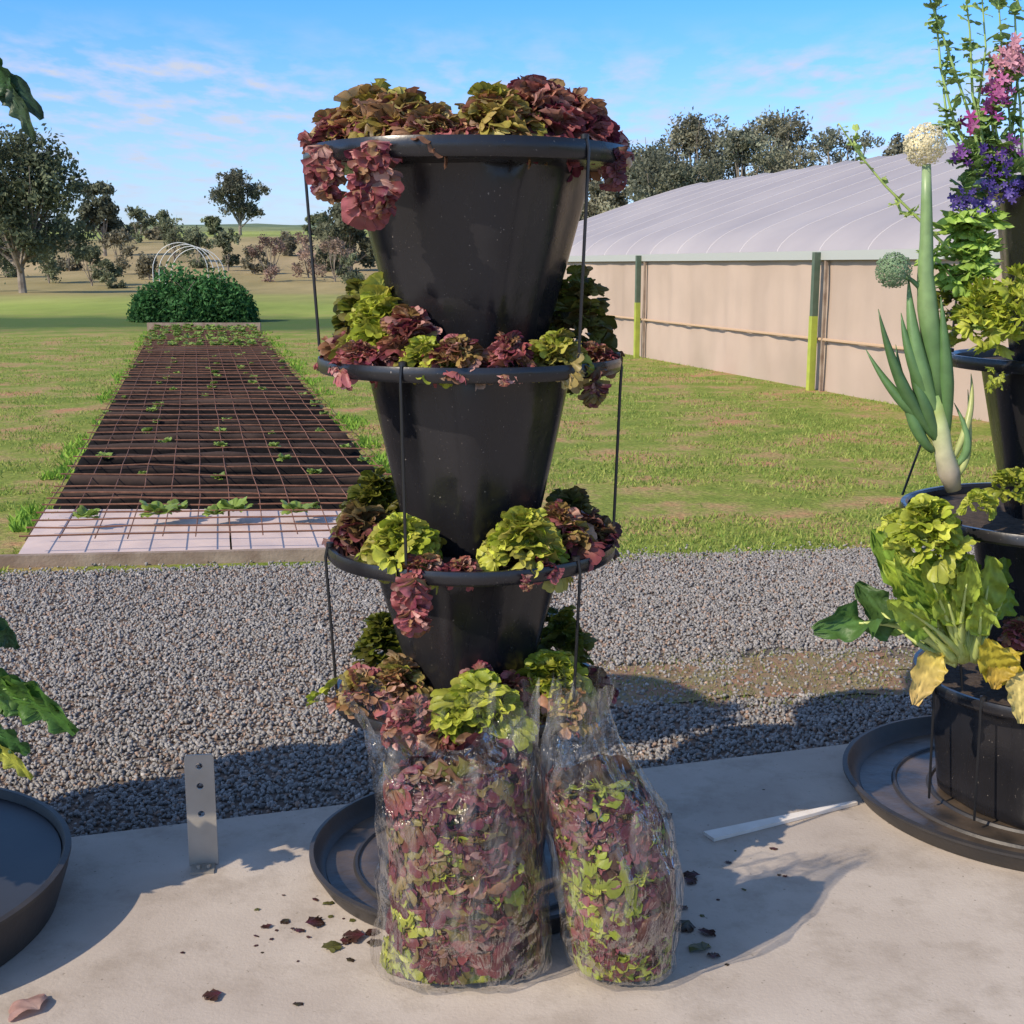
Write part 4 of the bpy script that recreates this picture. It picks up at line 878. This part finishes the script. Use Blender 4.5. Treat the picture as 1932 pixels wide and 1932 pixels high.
l3(1880,690,YR-.3,.035,-.2,'little green leaves below the second right rim',9,emin=-80,emax=-20,jag=True)
l3(1925,1215,YR-.2,.05,1.1,'dark red leafy plant at the right edge of bottom pot',30)
YT=YR-.18; kT=dep(YT,1.5)/F
def q5(px,py,dy=0): return pd(px,py,YT+dy)
def wispy(name,label,cat,stems,flowers,leafcol,seed,lfn=9,lfs=.022,group='flowering plants on the right tower',fsz=.010,sc=(1,.45,.5),tms=None):
    random.seed(seed); b=q5(*stems[0][0]); r=empty(name,b,label,cat,group)
    lv=Lv()
    for s_ in stems:
        dy=U(-.06,.06); pts=[q5(px,py,dy*(i/len(s_))) for i,(px,py) in enumerate(s_)]
        fine=[]
        for i in range(len(pts)-1):
            for k in range(6): fine.append(pts[i].lerp(pts[i+1],k/6))
        fine.append(pts[-1]); n=len(fine)
        mb=MB(); mb.tube([p-b for p in fine],[(3.4-2.2*i/n)*kT for i in range(n)],6,c=tuple(np.array(leafcol)*1.4)); mb.build('stem','stem',r,smooth='all',col=True)
        for k in range(int(lfn*len(s_))):
            p=random.choice(fine); lv.leaf(tuple(p-b),U(0,6.28),U(-.4,1.2),lfs*U(.5,1.4),np.array(leafcol),np.array(leafcol)*1.3,1,tm=random.choice(tms or (FLAT+FR[:7])),sc=sc)
    lv.build('foliage',r)
    if flowers:
        V=[];Q=[];C=[]
        for (px,py,rad,cnt,fc) in flowers:
            for _ in range(cnt):
                a=U(0,6.28); q=math.sqrt(random.random())*rad; c=q5(px+q*math.cos(a),py+q*math.sin(a),U(-.05,.02))-b
                d=Vector((U(-.6,.6),-1,U(-.2,.8))).normalized(); t=d.orthogonal().normalized(); bb=d.cross(t); k=len(V); s_=fsz*U(.7,1.3); cc=np.array(fc)*U(.7,1.2)
                for j in range(15):
                    an=2*math.pi*j/15; rr=s_*(.35 if j%3==0 else 1); V.append(c+(t*math.cos(an)+bb*math.sin(an))*rr+d*s_*.3*(rr>s_*.5)); C.append(cc)
                V.append(c); C.append(cc*.5)
                for j in range(15): Q.append((k+j,k+(j+1)%15,k+15))
        npmesh('blossoms',[tuple(v) for v in V],Q,'leaf',r,col=np.array(C))
    return r
LG=(.26,.37,.12)
wispy('tall_herb','tall wispy green herb rising above the top right pot','herb',[[(1860,330),(1830,220),(1790,100),(1755,0),(1748,-60)],[(1850,330),(1800,230),(1775,130),(1765,20),(1770,-60)],[(1870,330),(1835,180),(1830,60),(1818,-40)],[(1880,330),(1870,200),(1890,80),(1880,-40)],[(1840,320),(1790,250),(1780,170),(1790,90)],[(1900,330),(1920,150),(1915,30),(1925,-50)],[(1860,330),(1845,200),(1860,90),(1850,-40)]],None,LG,11,11,.026)
wispy('pink_flowers','pink flowering plant at the upper right edge','flowers',[[(1910,330),(1905,220),(1895,130)],[(1930,330),(1925,200),(1915,110)],[(1900,330),(1880,250),(1870,200)],[(1890,330),(1850,270),(1840,210)]],[(1900,125,36,40,(.90,.42,.50)),(1925,100,30,26,(.90,.45,.52)),(1865,195,32,16,(.55,.10,.38)),(1830,235,22,9,(.50,.07,.32)),(1885,165,26,14,(.70,.2,.45))],(.24,.36,.10),12,13,.032,fsz=.012)
wispy('purple_flowers','purple blue flowers trailing over the top right pot rim','flowers',[[(1880,330),(1850,310),(1820,340),(1815,390)],[(1890,325),(1870,290),(1840,280)],[(1900,325),(1880,340),(1860,380)],[(1870,330),(1830,300),(1800,300)]],[(1850,375,38,52,(.15,.10,.42)),(1815,375,22,20,(.13,.08,.38)),(1870,305,34,30,(.17,.08,.42)),(1815,300,24,14,(.28,.09,.40)),(1900,280,28,12,(.4,.12,.45)),(1900,350,30,24,(.14,.09,.4))],(.19,.30,.09),13,16,.030,fsz=.009)
wispy('seed_stalk','thin yellow green seed stalk leaning left in front of roof','herb',[[(1800,480),(1730,410),(1670,350),(1620,290),(1582,232)],[(1690,375),(1700,400),(1735,405)],[(1630,300),(1612,268),(1615,250)]],None,(.34,.44,.12),14,4,.017)
wispy('trailing_herb','bushy green herb trailing beside the top right pot','herb',[[(1850,470),(1830,430),(1790,440)],[(1860,560),(1840,500),(1800,470)],[(1880,600),(1850,520),(1850,450)],[(1870,600),(1810,540),(1760,480)],[(1870,420),(1850,400),(1800,410)]],None,(.28,.42,.08),15,15,.036,sc=(1,1,1),tms=JAG)
# ---------------------------------------------------------------- left edge leaves
YL=C3.y-.1
def leftplant(label,items,seed,group='leafy plants on the left tower'):
    random.seed(seed); b=pd(*items[0][0],YL); r=empty('leafy_vine',b,label,'leafy plant',group); lv=Lv()
    for (a,m_,c,w_,cc) in items:
        p0,p1,p2=pd(*a,YL)-b,pd(*m_,YL-.05)-b,pd(*c,YL-.03)-b
        ribbon(lv,p0,p1,p2,w_*kC,np.array(cc),np.array(cc)*1.1,start=.12,ruf=.25,lob=.22,side=Vector((.5,-.2,.8)))
        mb=MB(); mb.tube(bez(p0,p1,p2,8)[:6],[.004,.0035,.003,.0025,.002,.001],6,c=tuple(np.array(cc)*1.6)); mb.build('stem','stem',r,smooth='all',col=True)
    lv.build('foliage',r)
DG=(.05,.12,.04)
leftplant('dark green leaf sprig hanging into the upper left corner',[((-80,160),(10,110),(80,225),20,(.03,.07,.04)),((-60,150),(-10,130),(30,185),24,DG),((-20,170),(20,150),(65,265),16,(.05,.09,.04)),((-60,100),(-20,110),(8,150),20,DG)],21)
leftplant('broad green leaves at the left edge above the gravel',[((-90,1320),(20,1260),(142,1385),38,(.07,.17,.03)),((-90,1330),(0,1290),(75,1300),30,(.12,.23,.04)),((-80,1380),(-10,1370),(55,1420),26,(.05,.13,.03)),((-60,1400),(0,1400),(60,1470),18,(.38,.40,.06)),((-90,1300),(0,1300),(110,1345),32,(.09,.20,.03))],22)
leftplant('small dark leaves at the left edge beside the gravel',[((-70,1180),(-10,1150),(32,1225),24,(.03,.08,.03)),((-60,1240),(-10,1200),(25,1190),18,DG)],23)
for i,(tier,adeg,S) in enumerate(((0,-40,.15),(0,-110,.15),(1,-60,.15),(2,-50,.15),(2,-120,.15),(3,-80,.13),(3,-140,.14))):  # unseen greens added on the left rims to broaden the cast shadow
    z,R=I3[tier][0],I3[tier][1]; a=math.radians(adeg)
    lettuce((C3.x+.75*R*math.cos(a),C3.y+.75*R*math.sin(a),z-.02),S,-.2,'unseen bushy plant added in the left tower to widen its shadow',14,0,80,name='shadow_filler_green',group='unseen greens added to widen the left tower shadow',shade=.4,tms=JAG,cat='leafy plant',Lf=1.3)
print('done')
